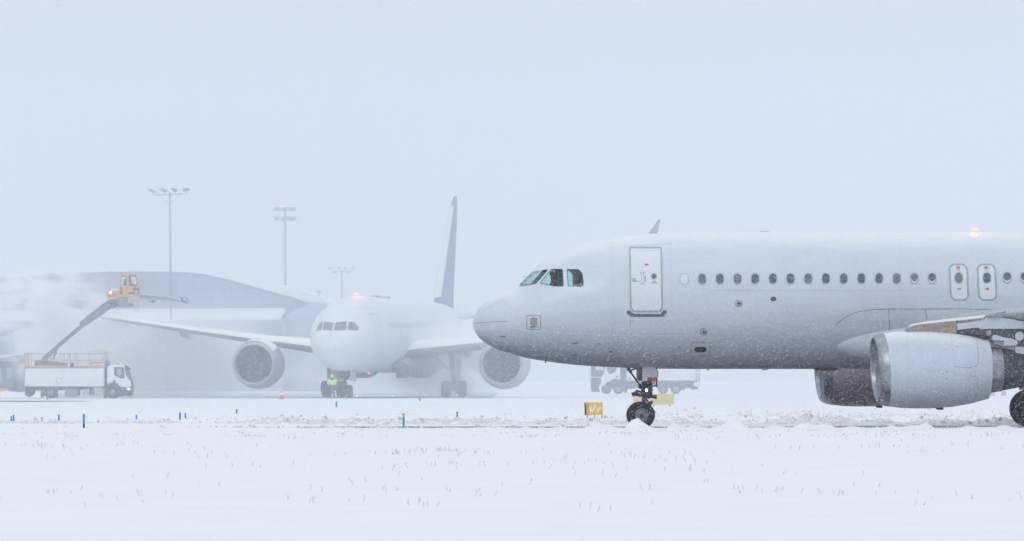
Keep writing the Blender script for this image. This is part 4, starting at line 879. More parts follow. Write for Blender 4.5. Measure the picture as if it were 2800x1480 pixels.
T.pr('side_box', [(1245, 1068), (1368, 1068), (1368, 1176), (1245, 1176)], mat('box_blue', (.34, .40, .50), .5), .05, .7, bevel=.02); T.pr('side_frame', [(1030, 1080), (1060, 1080), (1060, 1175), (1030, 1175)], M_chas, .1, .6); T.pr('side_frame', [(1190, 1080), (1212, 1080), (1212, 1170), (1190, 1170)], M_chas, .1, .6); T.pr('side_frame', [(1224, 1070), (1245, 1070), (1245, 1176), (1224, 1176)], M_chas, .1, .6)
T.wheel(1495, 1150, 80); T.wheel(665, 1152, 78)
mb = MB()
for y_ in (.04, T.w - .04):
    T.tube(mb, [(325, 620), (1008, 620), (1405, 616)], 4.5, y_); T.tube(mb, [(325, 707), (1400, 707)], 3.2, y_); T.tube(mb, [(1178, 583), (1405, 580)], 3.2, y_); T.tube(mb, [(1008, 737), (1400, 737)], 3, y_)
    for x in (328, 343, 383, 530, 782, 898, 980, 1008, 1398): T.tube(mb, [(x, 620), (x, 800)], 4.5 if x in (328, 343, 898) else 3.2, y_)
    for x in (1178, 1402): T.tube(mb, [(x, 582), (x, 800)], 3.5, y_)
for x, y in ((328, 620), (328, 707), (1402, 582)): p = T.q(x, y); mb.tube((p[0], .04, p[1]), (p[0], T.w - .04, p[1]), 4 * T.u, seg=8)
rl = mb.build('railing', M_yel, T.t)
T.pr('toe_board', [(328, 784), (900, 784), (900, 804), (328, 804)], M_yel, .0, .04, rl); T.pr('toe_board', [(1008, 780), (1366, 776), (1366, 798), (1008, 802)], M_yel, .0, .04, rl)
T.pr('deck_box', [(932, 742), (975, 742), (975, 802), (932, 802)], M_chas, .4, .9); mb = MB(); T.tube(mb, [(843, 640), (843, 802)], 5, .5); p = T.q(843, 640); mb.ball((p[0], .5, p[1]), 11 * T.u, sub=1); mb.build('deck_post', M_box, T.t)
T.pr('equipment_column', [(1388, 705), (1416, 715), (1416, 1180), (1404, 1215), (1376, 1215), (1390, 1060)], M_chas, .2, 1.2); mb = MB(); p = T.q(1430, 745); mb.tube((p[0], .3, p[1]), (p[0], .9, p[1]), 38 * T.u, seg=20); T.tube(mb, [(1200, 760), (1205, 737), (1365, 735)], 10, .3); T.tube(mb, [(1362, 665), (1362, 720)], 7, .3); mb.build('hose_reel', mat('hose_blue_grey', (.18, .24, .34), .5), T.t)
T.pr('turret', [(440, 702), (560, 708), (640, 712), (720, 722), (872, 748), (876, 775), (455, 778)], M_boom, .7, 1.8, bevel=.03)
mb = MB(); p = T.q(632, 688); mb.lathe([(-.25, 36 * T.u), (.25, 36 * T.u), (.25, 27 * T.u), (-.25, 27 * T.u)], (p[0], 1.2, p[1]), (0, 1, 0), seg=24, closed=True); mb.build('turret_ring', M_boom, T.t)
bo = T.pr('boom', [(525, 695), (580, 640), (760, 480), (1020, 260), (1450, -55), (1500, -40), (1490, 0), (1060, 290), (780, 530), (620, 690), (560, 705)], M_boom, .95, 1.5, bevel=.03)
T.pr('boom_sleeve', [(1035, 212), (1060, 190), (1290, 0), (1440, -105), (1530, -105), (1530, -30), (1440, 10), (1300, 120), (1052, 235), (1045, 222)], mat('boom_sleeve_grey', (.21, .23, .31), .55, var=.2, vscale=2), .85, 1.6, bo, bevel=.03)
mb = MB(); T.tube(mb, [(752, 500), (690, 700)], 12, 1.2); T.tube(mb, [(735, 540), (715, 640)], 17, 1.2); mb.build('lift_cylinder', M_boom, bo)
mb = MB(); T.tube(mb, [(760, 500), (1040, 262)], 4, .9); T.tube(mb, [(1060, 205), (1440, -85)], 4, .8); T.tube(mb, [(985, 340), (1005, 355)], 7, .9); mb.build('boom_hose', M_chas, bo)
# operator cabin on the boom
C = Truck.__new__(Truck); C.Y = 433; C.z = zz(260, 730, 9.079); C.X0 = T.X0; C.w = 2.0; C.t = T.t; C.u = 433 / FPX / 9.079
C.pr('boom_knuckle', [(390, 800), (420, 790), (740, 760), (780, 780), (770, 860), (740, 880), (915, 870), (915, 995), (560, 998), (550, 960), (480, 1010), (420, 1025), (330, 995), (330, 900)], M_boom, .6, 1.8, bo, bevel=.03)
mb = MB(); p = C.q(450, 920); mb.lathe([(-.1, 95 * C.u), (.1, 95 * C.u), (.1, 70 * C.u), (-.1, 70 * C.u)], (p[0], .5, p[1]), (0, 1, 0), seg=20, closed=True); mb.build('hose_loop', M_chas, bo)
cb = C.pr('operator_cabin', [(598, 752), (600, 480), (610, 180), (640, 155), (800, 148), (960, 156), (1008, 190), (1060, 340), (1097, 480), (1107, 752)], M_cabyel, .45, 1.95, bevel=.04)
C.pr('cabin_window', [(632, 240), (650, 222), (765, 222), (772, 240), (768, 462), (628, 460)], M_chas, .43, 1.97, cb, bevel=.01); C.pr('window_pane', [(645, 240), (755, 235), (752, 300), (700, 330), (690, 455), (640, 452)], mat('cabin_glass', (.52, .60, .66), .2), .42, 1.98, cb)
C.pr('cabin_window', [(818, 222), (830, 208), (985, 205), (1005, 215), (1052, 400), (1012, 470), (985, 482), (850, 460), (838, 440)], M_chas, .43, 1.97, cb, bevel=.01); C.pr('window_pane', [(870, 240), (985, 232), (1035, 385), (1000, 440), (950, 430), (915, 400)], MATS['cabin_glass'], .42, 1.98, cb)
C.pr('footwell_window', [(932, 512), (1078, 512), (1088, 685), (945, 690), (930, 672), (812, 672), (812, 632), (932, 632)], M_chas, .43, 1.97, cb); C.pr('window_pane', [(960, 590), (1030, 585), (1070, 610), (1070, 672), (960, 672)], mat('pane_green', (.28, .36, .36), .2), .42, 1.98, cb)
C.pr('vent', [(614, 512), (665, 508), (668, 672), (614, 680)], M_chas, .43, .6, cb); C.pr('door_gap', [(774, 170), (781, 170), (781, 745), (774, 745)], M_grey, .44, .6, cb)
cbx = C.pr('counterweight', [(287, 590), (598, 582), (598, 752), (284, 752)], M_cabyel, .5, 1.9, bevel=.03)
mb = MB()
for k in range(7):
    x = 300 + k * 38; a = -1 if k < 3 else 1; mb.prism(C.pts([(x, 678), (x + 14, 678), (x + 14 - a * 12 + (a < 0) * 4, 742), (x - a * 12 + (a < 0) * 4, 742)]), .485, .52)
mb.build('hazard_stripes', mat('stripe_dark', (.20, .10, .09), .6), cbx)
C.pr('counterweight_snow', [(345, 590), (380, 555), (440, 545), (592, 552), (592, 585)], M_snow, .55, 1.85, cbx, bevel=.02); mb = MB(); C.tube(mb, [(335, 588), (345, 560), (370, 545)], 5, .6); C.tube(mb, [(495, 545), (495, 490)], 3, .8); mb.build('grab_rail', M_chas, cbx)
mb = MB(); p = C.q(372, 634); mb.ball((p[0], .47, p[1]), 26 * C.u, sub=3); mb.build('amber_lamp', mat('amber_glow', (1, .6, .15), .4, emit=(1, .55, .12), es=7), cbx)
mb = MB(); mb.prism(C.pts([(1105, 680), (1470, 715), (1480, 790), (1380, 805), (1270, 800), (1105, 772)]), .9, 1.5); mb.prism(C.pts([(1470, 722), (1500, 735), (1700, 748), (1740, 710), (1760, 750), (1935, 800), (2115, 835), (2115, 868), (1900, 838), (1500, 800)]), 1.0, 1.4); nz = mb.build('spray_arm', M_boom, cb)
C.pr('arm_snow', [(1110, 668), (1470, 706), (1478, 716), (1105, 682)], M_snow, .92, 1.48, nz)
ring = lambda cx, cy, r, rt, a0=0, a1=360: [(cx + r * math.cos(R(a)), cy + r * math.sin(R(a))) for a in range(a0, a1 + 1, 24)]
mb = MB(); C.tube(mb, ring(1340, 820, 48, 0, 0, 200), 9, 1.0); C.tube(mb, ring(2215, 815, 68, 0, -130, 60), 7, 1.1); C.tube(mb, ring(2310, 855, 24, 0), 6, 1.1); C.tube(mb, [(2140, 760), (2130, 850), (2240, 880)], 20, 1.2); C.tube(mb, [(2040, 745), (2140, 755)], 9, 1.2)
for x, y, r in ((1425, 855, 38), (2250, 895, 26), (2160, 850, 30), (1390, 870, 22), (2225, 830, 20)): p = C.q(x, y); mb.ball((p[0], 1.15, p[1]), r * C.u, sub=1)
mb.build('spray_nozzle', M_chas, nz)
mb = MB(); C.tube(mb, [(820, 832), (1040, 836), (1052, 860), (1055, 1095)], 5, .9); C.tube(mb, [(1000, 836), (1004, 1075)], 4, 1.1); C.tube(mb, [(866, 1000), (866, 1060)], 3, 1.0); p = C.q(1055, 1098); mb.ball((p[0], .9, p[1]), 11 * C.u, sub=1); p = C.q(1005, 1078); mb.ball((p[0], 1.1, p[1]), 10 * C.u, sub=1); mb.build('feeler_rod', mat('rod_rust', (.30, .17, .16), .6), bo)
mb = MB(); C.tube(mb, [(2330, 900), (2600, 1010)], 2.2, 1.2); mb.build('lance_tip', mat('lance', (.5, .45, .42), .5), nz)
# truck cab
def truck_cab(T, f, par_name='cab'):
    g = lambda l: [f(*p) for p in l]
    cb = T.pr(par_name, g([(1425, 800), (1440, 785), (1500, 763), (1640, 762), (1662, 785), (1690, 860), (1735, 985), (1745, 1010), (1745, 1062), (1610, 1065), (1570, 1030), (1520, 1005), (1470, 1010), (1425, 1030)]), M_tank, bevel=.05)
    T.pr('side_window', g([(1516, 802), (1580, 798), (1648, 806), (1660, 945), (1625, 952), (1560, 930), (1524, 905)]), M_chas, -.012, T.w + .012, cb); T.pr('window_pane', g([(1552, 815), (1618, 815), (1608, 908), (1590, 920), (1560, 895)]), M_tglass, -.02, T.w + .02, cb)
    T.pr('windscreen', g([(1655, 790), (1672, 785), (1698, 855), (1742, 985), (1728, 990), (1700, 950)]), M_chas, .06, T.w - .06, cb); T.pr('side_window', g([(1655, 795), (1664, 795), (1690, 870), (1722, 965), (1705, 960), (1668, 880)]), M_chas, -.012, T.w + .012, cb)
    T.pr('step_vent', g([(1503, 973), (1537, 976), (1537, 1002), (1503, 1002)]), M_chas, -.012, .2, cb); T.pr('door_gap', g([(1500, 798), (1503, 798), (1503, 1000), (1500, 1000)]), M_bline, -.006, .1, cb)
    mb = MB(); T.tube(mb, g([(1660, 772), (1700, 795), (1728, 828)]), 9, -.12); T.tube(mb, g([(1722, 815), (1732, 835)]), 12, -.12); mb.build('mirror', M_chas, cb)
    bm_ = T.pr('bumper', g([(1590, 1068), (1748, 1064), (1750, 1120), (1742, 1182), (1690, 1185), (1655, 1170), (1600, 1190)]), M_chas, .0, T.w, bevel=.02); T.pr('grille', g([(1728, 990), (1750, 1000), (1752, 1064), (1730, 1060)]), M_chas, .1, T.w - .1, cb)
    T.pr('headlamp', g([(1678, 1072), (1735, 1070), (1740, 1106), (1690, 1108)]), M_tank, -.01, .3, bm_)
    T.pr('wheel_arch', g([(1418, 1100), (1425, 1045), (1455, 1015), (1500, 1003), (1560, 1012), (1610, 1060), (1625, 1110), (1600, 1190), (1580, 1090), (1530, 1062), (1480, 1060), (1440, 1085), (1425, 1130)]), M_chas, -.01, .45)
    return cb, bm_
cab_, bmp = truck_cab(T, lambda x, y: (x, y))
mb = MB(); p = T.q(1712, 1093); mb.ball((p[0], -.04, p[1]), 8 * T.u, sub=2); mb.build('headlamp_bulb', mat('cool_glow', (1, 1, 1), .3, emit=(.95, .98, 1), es=2), bmp)
mb = MB(); T.tube(mb, [(1500, 758), (1580, 752)], 4, .6); T.tube(mb, [(1605, 765), (1620, 760)], 7, .6); mb.build('roof_lamp', M_box, cab_)

# second truck, behind the nose wheel of the near airliner, facing left
U = Truck('service_truck', 'pale tanker truck in the haze behind the nose wheel of the near airliner', 560, 1560, 960, 5.675, 1160)
f2 = lambda x, y: (320 + (1750 - x) * 1.667 * .98, 190 + (y - 762) * 1.12)
ub = U.pr('tank_body', [(870, 235), (2000, 235), (2000, 462), (870, 462)], M_tank, bevel=.03)
h_ = U.pr('hatch', [(1460, 318), (1536, 318), (1536, 402), (1460, 402)], M_box, -.012, .1, ub); U.pr('hatch_panel', [(1464, 322), (1532, 322), (1532, 398), (1464, 398)], M_tank, -.02, .1, h_)
U.pr('marking', [(905, 412), (942, 412), (942, 445), (905, 445)], M_box, -.01, .1, ub); U.pr('marking', [(1855, 404), (1965, 404), (1965, 416), (1855, 416)], M_bline, -.01, .1, ub)
U.pr('chassis', [(560, 440), (2000, 440), (1990, 470), (1930, 480), (1900, 560), (1760, 590), (1350, 560), (880, 590), (560, 590)], M_chas, .25, 2.3)
U.pr('equipment_column', [(775, 200), (862, 200), (862, 480), (775, 480)], M_chas, .1, 2.3)
uc = U.pr('cab', [(335, 60), (765, 60), (765, 470), (680, 430), (580, 490), (460, 490), (325, 480), (325, 400), (345, 250)], M_tank, bevel=.06)
U.pr('side_window', [(568, 90), (715, 90), (712, 300), (690, 330), (600, 360), (568, 300)], M_chas, -.012, U.w + .012, uc)
U.pr('windscreen', [(322, 90), (345, 85), (535, 85), (540, 240), (515, 360), (475, 402), (330, 400), (318, 390)], M_chas, -.01, U.w + .01, uc, label='dark windscreen wrapping round the cab front'); U.pr('window_pane', [(380, 120), (515, 120), (505, 300), (385, 300)], mat('pane_aqua', (.45, .58, .60), .2), -.02, U.w + .02, uc)
U.pr('step_vent', [(700, 385), (738, 385), (738, 415), (700, 415)], M_chas, -.012, .3, uc)
U.pr('bumper', [(318, 410), (470, 410), (480, 490), (440, 560), (460, 640), (330, 635), (318, 520)], M_chas, 0, U.w, bevel=.03); U.pr('headlamp', [(490, 500), (548, 500), (540, 540), (500, 548)], M_tank, .0, .2)
U.pr('wheel_arch', [(480, 560), (590, 490), (640, 450), (700, 430), (800, 460), (880, 560), (880, 650), (820, 640), (800, 560), (700, 510), (600, 560), (560, 640), (480, 620)], M_chas, -.01, .5)
U.pr('mudguard', [(1340, 460), (1760, 460), (1765, 615), (1730, 612), (1700, 520), (1560, 510), (1480, 560), (1380, 620), (1345, 580)], M_chas, .0, .5)
U.pr('tow_hitch', [(1850, 470), (1900, 480), (1910, 540), (1990, 560), (1985, 590), (1920, 600), (1860, 580)], M_chas, .5, 1.8)
for x in (560, 745, 1440, 1640): U.wheel(x, 600, 78)
mb = MB()
for x in (1948, 2003): U.tube(mb, [(x, 200), (x, 520)], 5, -.05)
for y in range(210, 530, 45): U.tube(mb, [(1948, y), (2003, y)], 4, -.05)
mb.build('ladder', M_box, U.t)

# ================================================================== HANGAR
HY = 690; hg = thing('hangar', 'long hazy hangar with a curved roof and snowy lower canopy behind the de-icing truck', 'hangar', (0, HY, 0))
hq = lambda px, py: (lambda p: (p.x, p.z))(P(px, py, HY))
M_fac = mat('facade_grey', (.22, .27, .38), .6, var=.12, vscale=.08)
M_fac2 = mat('facade_dark', (.17, .20, .28), .6, var=.2, vscale=.1)
M_fac3 = mat('facade_pale', (.42, .47, .55), .6, var=.1, vscale=.2)
roofp = [(-700, 800), (-400, 778), (-100, 763), (0, 756), (100, 748.5), (200, 743), (300, 740), (400, 739), (490, 741), (560, 748), (620, 759), (680, 772), (740, 786), (800, 802), (850, 818), (865, 826)]
mb = MB(); q = [hq(*p) for p in roofp]; mb.prism(q + [hq(865, 1030), hq(-700, 1030)], 0, 55); fw = mb.build('facade', M_fac, hg, smooth=False)
mb = MB(); V = []
rp2 = [(-700, 798), (-400, 776), (-100, 761), (0, 754), (100, 746.5), (200, 741), (300, 738), (400, 737), (490, 738.5), (560, 744), (620, 752), (680, 761), (740, 772), (800, 786), (850, 802), (875, 812), (895, 826)]
for p in rp2:
    x, z = hq(*p); V += [(x, -.6, z - .06), (x, 57, z + .5)]
for p in rp2:
    x, z = hq(*p); d = .25 + 3.4 * sm(540, 780, p[0]) * .28; V += [(x, -.6, z - d), (x, 57, z - .3)]
n = len(rp2); F = [(2 * i, 2 * i + 2, 2 * i + 3, 2 * i + 1) for i in range(n - 1)] + [(2 * n + 2 * i, 2 * n + 2 * i + 1, 2 * n + 2 * i + 3, 2 * n + 2 * i + 2) for i in range(n - 1)] + [(2 * i, 2 * n + 2 * i, 2 * n + 2 * i + 2, 2 * i + 2) for i in range(n - 1)] + [(0, 1, 2 * n + 1, 2 * n), (2 * n - 2, 4 * n - 2, 4 * n - 1, 2 * n - 1)]
mb.add(V, F); mb.build('roof', M_snow, hg, smooth=False)
def hp(name, pts, m, y0, y1, par=None): mb = MB(); mb.prism([hq(*p) for p in pts], y0, y1); return mb.build(name, m, par or hg, smooth=False)
hp('recessed_panel', [(380, 763), (488, 763), (486, 838), (380, 838)], M_fac2, -.15, .2); hp('recessed_panel', [(-300, 772), (230, 758), (300, 757), (372, 762), (372, 838), (-300, 850)], mat('facade_mid', (.21, .25, .33), .6, var=.15, vscale=.1), -.1, .2)
hp('eave_band', [(-700, 845), (240, 842), (560, 838), (800, 834), (800, 839), (560, 845), (240, 849), (-700, 852)], M_fac2, -.35, .2)
for y in (790, 815): hp('facade_rail', [(492, y), (780, y), (780, y + .8), (492, y + .8)], M_fac2, -.12, .1)
mb = MB(); a0, a1 = hq(-700, 850), hq(782, 841); b0, b1 = hq(-700, 878), hq(770, 868)       # canopy roof sloping out of the facade
mb.add([(a0[0], 0, a0[1]), (a1[0], 0, a1[1]), (b1[0], -7, b1[1]), (b0[0], -7, b0[1]), (a0[0], 0, a0[1] - .5), (a1[0], 0, a1[1] - .5), (b1[0], -7, b1[1] - .35), (b0[0], -7, b0[1] - .35)], [(0, 1, 2, 3), (4, 7, 6, 5), (3, 2, 6, 7), (1, 5, 6, 2), (0, 3, 7, 4)])
mb.build('canopy_roof', M_snow, hg, smooth=False)
wl = hp('lower_wall', [(-700, 880), (778, 872), (778, 1080), (-700, 1080)], M_fac3, -6, -.5)
hp('dark_glazing', [(470, 891), (776, 887), (776, 925), (470, 930)], M_fac2, -6.1, -5.8, wl); hp('dark_glazing', [(-700, 905), (50, 900), (50, 1000), (-700, 1000)], mat('glazing_deep', (.10, .12, .20), .5), -6.1, -5.8, wl); hp('dark_glazing', [(84, 884), (122, 883), (124, 925), (86, 925)], M_fac2, -6.1, -5.8, wl)
for x in (585, 652, 720): hp('pilaster', [(x, 873), (x + 1.5, 873), (x + 1.5, 890), (x, 890)], M_fac2, -6.15, -5.8, wl)
cw = hp('curtain_wall', [(778, 1080), (778, 876), (785, 866), (797, 852), (812, 843), (835, 838), (848, 826), (893, 830), (895, 1080)], M_fac3, -1.2, 12)
mb = MB()
for x in range(790, 893, 14): mb.prism([hq(x, 845 + (0 if x > 840 else 18)), hq(x + .8, 845 + (0 if x > 840 else 18)), hq(x + .8, 1075), hq(x, 1075)], -1.3, -1.1)
for y in range(870, 1070, 20): mb.prism([hq(779, y), hq(894, y), hq(894, y + .8), hq(779, y + .8)], -1.28, -1.12)
mb.build('mullions', mat('mullion_grey', (.24, .27, .31), .6), cw, smooth=False)
vh = thing('ventilation_unit', 'small roof vent tower with mast on the right end of the hangar', 'vent tower', (hq(877, 830)[0], HY + 4, hq(877, 830)[1] + .0))
vq = lambda px, py: (lambda p: (p.x - vh.location.x, p.z - vh.location.z))(P(px, py, HY + 4))
mb = MB(); mb.prism([vq(869, 842), vq(869, 815), vq(883, 815), vq(883, 842)], -.5, .5); mb.build('housing', M_fac2, vh, smooth=False)
mb = MB()
for y in (817, 824, 831): mb.prism([vq(867, y), vq(885, y), vq(885, y + 1.2), vq(867, y + 1.2)], -.6, .6)
mb.build('louvres', M_fac, vh, smooth=False)
mb = MB(); a = vq(872.5, 815); b = vq(872.5, 798); mb.tube((a[0], 0, a[1]), (b[0], 0, b[1]), .05); mb.box((b[0], 0, b[1]), (.5, .3, .16)); mb.build('lamp_post', M_fac2, vh)
# building at far left with a snow-covered roof
JY = 500; jb = thing('terminal_walkway', 'low blue-grey walkway building with snow on its roof at the far left edge', 'building', (P(30, 0, JY).x, JY, 0))
jq = lambda px, py: (lambda p: (p.x - jb.location.x, p.z))(P(px, py, JY))
def jp(name, pts, m, y0, y1, par=None): mb = MB(); mb.prism([jq(*p) for p in pts], y0, y1); return mb.build(name, m, par or jb, smooth=False)
jw = jp('wall', [(-160, 988), (0, 986), (48, 985), (66, 1000), (66, 1066), (62, 1085), (-160, 1085)], mat('walkway_blue', (.17, .20, .28), .6, var=.3, vscale=.6), 0, 4); jp('roof_snow', [(-160, 983), (-160, 975), (0, 972), (62, 966.5), (62, 970), (30, 976), (0, 979)], M_snow, -1, 5); jp('soffit', [(-160, 990), (-160, 983), (0, 979), (60, 974), (62, 985), (48, 988)], mat('soffit', (.40, .44, .50), .6), -.6, 4.4)
for x in (-40, 2, 19): jp('window', [(x - 2 if x == 2 else x, 1008), (x + 12, 1006), (x + 14, 1033), (x, 1034)] if x != 2 else [(-6, 1006), (5, 1008), (5, 1046), (-6, 1050)], M_tglass, -.05, .3, jw)
for x, t in ((62, 0),): jp('pillar', [(38, 1000), (44, 1000), (44, 1083), (38, 1083)], M_chas, -.3, .4)

# ================================================================== FLOODLIGHT MASTS
M_mast = mat('mast_steel', (.20, .23, .28), .6, var=.2, vscale=1)
M_lens = mat('lamp_unit', (.22, .25, .30), .5)
M_redl = mat('obstruction_red', (1, .25, .25), .4, emit=(1, .35, .35), es=1.6)
def mast(label, Y, zoom, base, top, w0, w1, build):
    px, _ = zoom(*base); t = thing('floodlight_mast', label, 'light mast', (P(px, 0, Y).x, Y, 0), group='floodlight masts behind the apron')
    q = lambda x, y, d=0.0: Vector((P(*zoom(x, y), Y).x - t.location.x, d, P(*zoom(x, y), Y).z)); u = Y / FPX
    a = q(*base); a.z = 0; mb = MB(); mb.tube(a, q(*top), w0 / 2 * u, w1 / 2 * u, seg=16); p = mb.build('pole', M_mast, t); build(t, q, u, p); return t
Zm = zz(360, 480, 3.096)
def b1(t, q, u, p):
    mb = MB(); mb.tube(q(180, 166), q(464, 156), 1.1 * u); mb.tube(q(322, 245), q(232, 172), .5 * u); mb.tube(q(322, 245), q(410, 165), .5 * u); mb.tube(q(322, 145), q(322, 185), 3 * u); mb.build('crossarm', M_mast, t)
    for c, sh in (((172, 128), ((-36, -12), (-10, -12), (38, 6), (10, 14))), ((270, 125), ((-34, -16), (-2, -16), (32, 4), (8, 14))), ((362, 124), ((-30, -16), (8, -16), (28, 2), (0, 14))), ((458, 118), ((-24, 12), (-20, -12), (30, -14), (20, 12)))):
        mb = MB(); vs = [q(c[0] + dx, c[1] + dy, -.5 if i < 2 else .3) for i, (dx, dy) in enumerate(sh)]; vs += [v + Vector((0, .25, -.08)) for v in vs]
        mb.add(vs, [(0, 1, 2, 3), (7, 6, 5, 4), (0, 4, 5, 1), (1, 5, 6, 2), (2, 6, 7, 3), (3, 7, 4, 0)]); mb.tube(q(c[0] + 6, c[1] + 8), q(c[0] + 8, 160), .9 * u); mb.build('floodlight', M_lens, t)
    for x, y0, y1 in ((230, 108, 165), (411, 100, 158)):
        mb = MB(); mb.tube(q(x, y1), q(x, y0), .5 * u); r = mb.build('lamp_rod', M_mast, t); mb = MB(); mb.ball(q(x, y0 - 4), 1.6 * u, sub=2); mb.build('red_lamp', M_redl, r)
mast('slender pole with four tilted floodlights on a braced crossarm before the hangar', 600, Zm, (343, 1225), (322, 150), 7.6, 3.4, b1)
def b2(t, q, u, p):
    for y, wx in ((287, 88), (368, 85)):
        mb = MB(); mb.tube(q(1300 - wx, y), q(1300 + wx, y), 1.2 * u); mb.tube(q(1300, y, -2), q(1300, y, 2), 1.2 * u); mb.build('lamp_ring', M_mast, t)
        for x, d in ((1238, 0), (1372, 0), (1280, 1.6), (1325, -1.6), (1345, .8), (1222, .5)):
            mb = MB(); mb.box(q(x, y - 3, d), (11 * u, .6, 7 * u), M=Matrix.Rotation(.35, 3, 'X')); mb.box(q(x, y + 6, d), (6 * u, .4, 3 * u)); mb.build('floodlight', M_lens, t)
    for x in (1278, 1322):
        mb = MB(); mb.tube(q(x, 285), q(x, 265), .6 * u); r = mb.build('lamp_rod', M_mast, t); mb = MB(); mb.ball(q(x, 258), 2.0 * u, sub=2); mb.build('red_lamp', M_redl, r)
    mb = MB(); mb.tube(q(1272, 372), q(1285, 940), .45 * u); mb.tube(q(1288, 372), q(1298, 940), .45 * u)
    for k in range(24): mb.tube(q(1272 + k * .55, 385 + k * 24), q(1288 + k * .4, 385 + k * 24), .4 * u, seg=6)
    mb.build('ladder', M_mast, t)
mast('tall mast with two tiers of floodlights and a ladder behind the hangar roof', 760, Zm, (1310, 1000), (1300, 270), 8, 4.2, b2)
Zt = zz(540, 500, 2.0025)
def b3(t, q, u, p):
    mb = MB(); mb.tube(q(740, 486), q(850, 484), 1.3 * u); mb.build('crossarm', M_mast, t)
    for x, y in ((728, 470), (748, 490), (776, 469), (808, 470), (828, 490), (850, 468)):
        mb = MB(); mb.box(q(x, y), (11 * u, .5, 5 * u), M=Matrix.Rotation(.4 if x < 790 else -.4, 3, 'Y')); mb.build('floodlight', M_lens, t)
    mb = MB(); mb.tube(q(754, 484), q(754, 460), .6 * u); r = mb.build('lamp_rod', M_mast, t); mb = MB(); mb.ball(q(754, 455), 1.6 * u, sub=2); mb.build('red_lamp', M_redl, r)
mast('faintest light mast, rising over the cockpit of the wide-body airliner', 860, Zt, (793, 700), (791, 480), 6, 4.6, b3)

# ================================================================== SMALL THINGS ON THE FIELD
M_blue = mat('marker_blue', (.005, .25, .68), .5, var=.25, vscale=30)
M_ylw = mat('marker_yellow', (.72, .45, .03), .5, var=.15, vscale=20)
posts = [(30.7, 1151, 13, 'blue marker post, leftmost of all, left half of a close pair'), (37.3, 1151, 17, 'taller blue marker post of the close pair at the left edge'), (115, 1152.6, 13, 'short blue marker post standing between the left pair and the truck rear wheel'),
         (161, 1149.5, 17, 'blue marker post in front of the truck side boxes'), (372.7, 1147, 12.5, 'short pale blue marker post in front of the spray cloud, right of the truck cab'), (492, 1150, 21, 'saturated blue marker post, left half of a pair below the far engine'),
         (506.8, 1142.4, 13.6, 'smaller paler marker post, right half of the pair below the far engine'), (647, 1129.3, 12.4, 'grey blue marker post below the left engine of the far airliner'), (919.6, 1113.8, 15, 'faint marker post just below the far nose gear and the worker'),
         (1148, 1097.5, 13, 'faint marker post just below the far main wheels'), (129.6, 1093.5, 9, 'pale marker post in front of the truck rear wheel'), (1250.3, 1143, 17, 'snow-caked blue marker post between the two airliners')]
def post(label, px, yb, hpx, wpx, mats, zsplit=None, group='blue marker posts in the snow', base=True):
    g = .1 if yb > 1100 else .02; Y = (CH - g) * FPX / (yb - YH); X = (px - 1400) * Y / FPX; h = hpx * Y / FPX; r = wpx / 2 * Y / FPX
    t = thing('marker_post', label, 'marker post', (X, Y, g), group=group); return t, h, r
src = None
for px, yb, hpx, lab in posts:
    g = gz((px - 1400) * 170 / FPX, 300); Y = (CH - .08) * FPX / (yb - YH); X = (px - 1400) * Y / FPX; Z = gz(X, Y)
    h = hpx * Y / FPX
    if src is None:
        t = thing('marker_post', lab, 'marker post', (X, Y, Z), group='blue marker posts in the snow')
        mb = MB(); mb.box((0, 0, .4), (.055, .055, 1.2)); o1 = mb.build('post', M_blue, t, bevel=.008)
        mb = MB(); mb.box((0, 0, 1.01), (.062, .062, .03)); o2 = mb.build('cap', M_blue, t); mb = MB(); mb.box((.036, 0, .45), (.018, .05, 1.05)); o3 = mb.build('rime', M_snow, t)
        src = (t, [o1, o2, o3])
    else:
        t = src[0].copy(); S.collection.objects.link(t); t.location = (X, Y, Z); t['label'] = lab
        for o in src[1]: c = o.copy(); S.collection.objects.link(c); c.parent = t
    t.scale = (4.3 * Y / FPX / .055 * (1.15 if hpx > 16 else .95), 5.0 * Y / FPX / .055, h)
def banded(name_lab, px, yt, yb, wpx, bands):
    Y = (CH - .1) * FPX / (yb - YH); X = (px - 1400) * Y / FPX; u = Y / FPX; z0 = gz(X, Y); t = thing('marker_post', name_lab, 'marker post', (X, Y, z0), group='tall marker posts at the taxiway edge')
    for nm, a, b, m in bands:
        mb = MB(); za = (yb - b) * u; zb_ = (yb - a) * u; mb.tube((0, 0, za - (.15 if b >= yb else 0)), (0, 0, zb_), wpx / 2 * u, seg=20); mb.build(nm, m, t, bevel=.003)
    mb = MB(); mb.box((wpx * .45 * u, 0, (yb - yt) * u * .5), (wpx * .2 * u, wpx * .7 * u, (yb - yt) * u * .9)); mb.build('rime', M_snow, t, bevel=.01)
banded('tall blue marker post with a darker foot, in front of the slush at the left', 229.5, 1132, 1169.7, 6.4, [('post', 1132, 1159, M_blue), ('foot', 1159, 1169.7, mat('marker_navy', (.01, .04, .22), .5))])
banded('blue marker post with yellow top and foot in front of the slush', 1103.7, 1129.4, 1171, 6.6, [('top_band', 1129.4, 1140, M_ylw), ('post', 1140, 1168.2, M_blue), ('foot', 1168.2, 1171, M_ylw)])
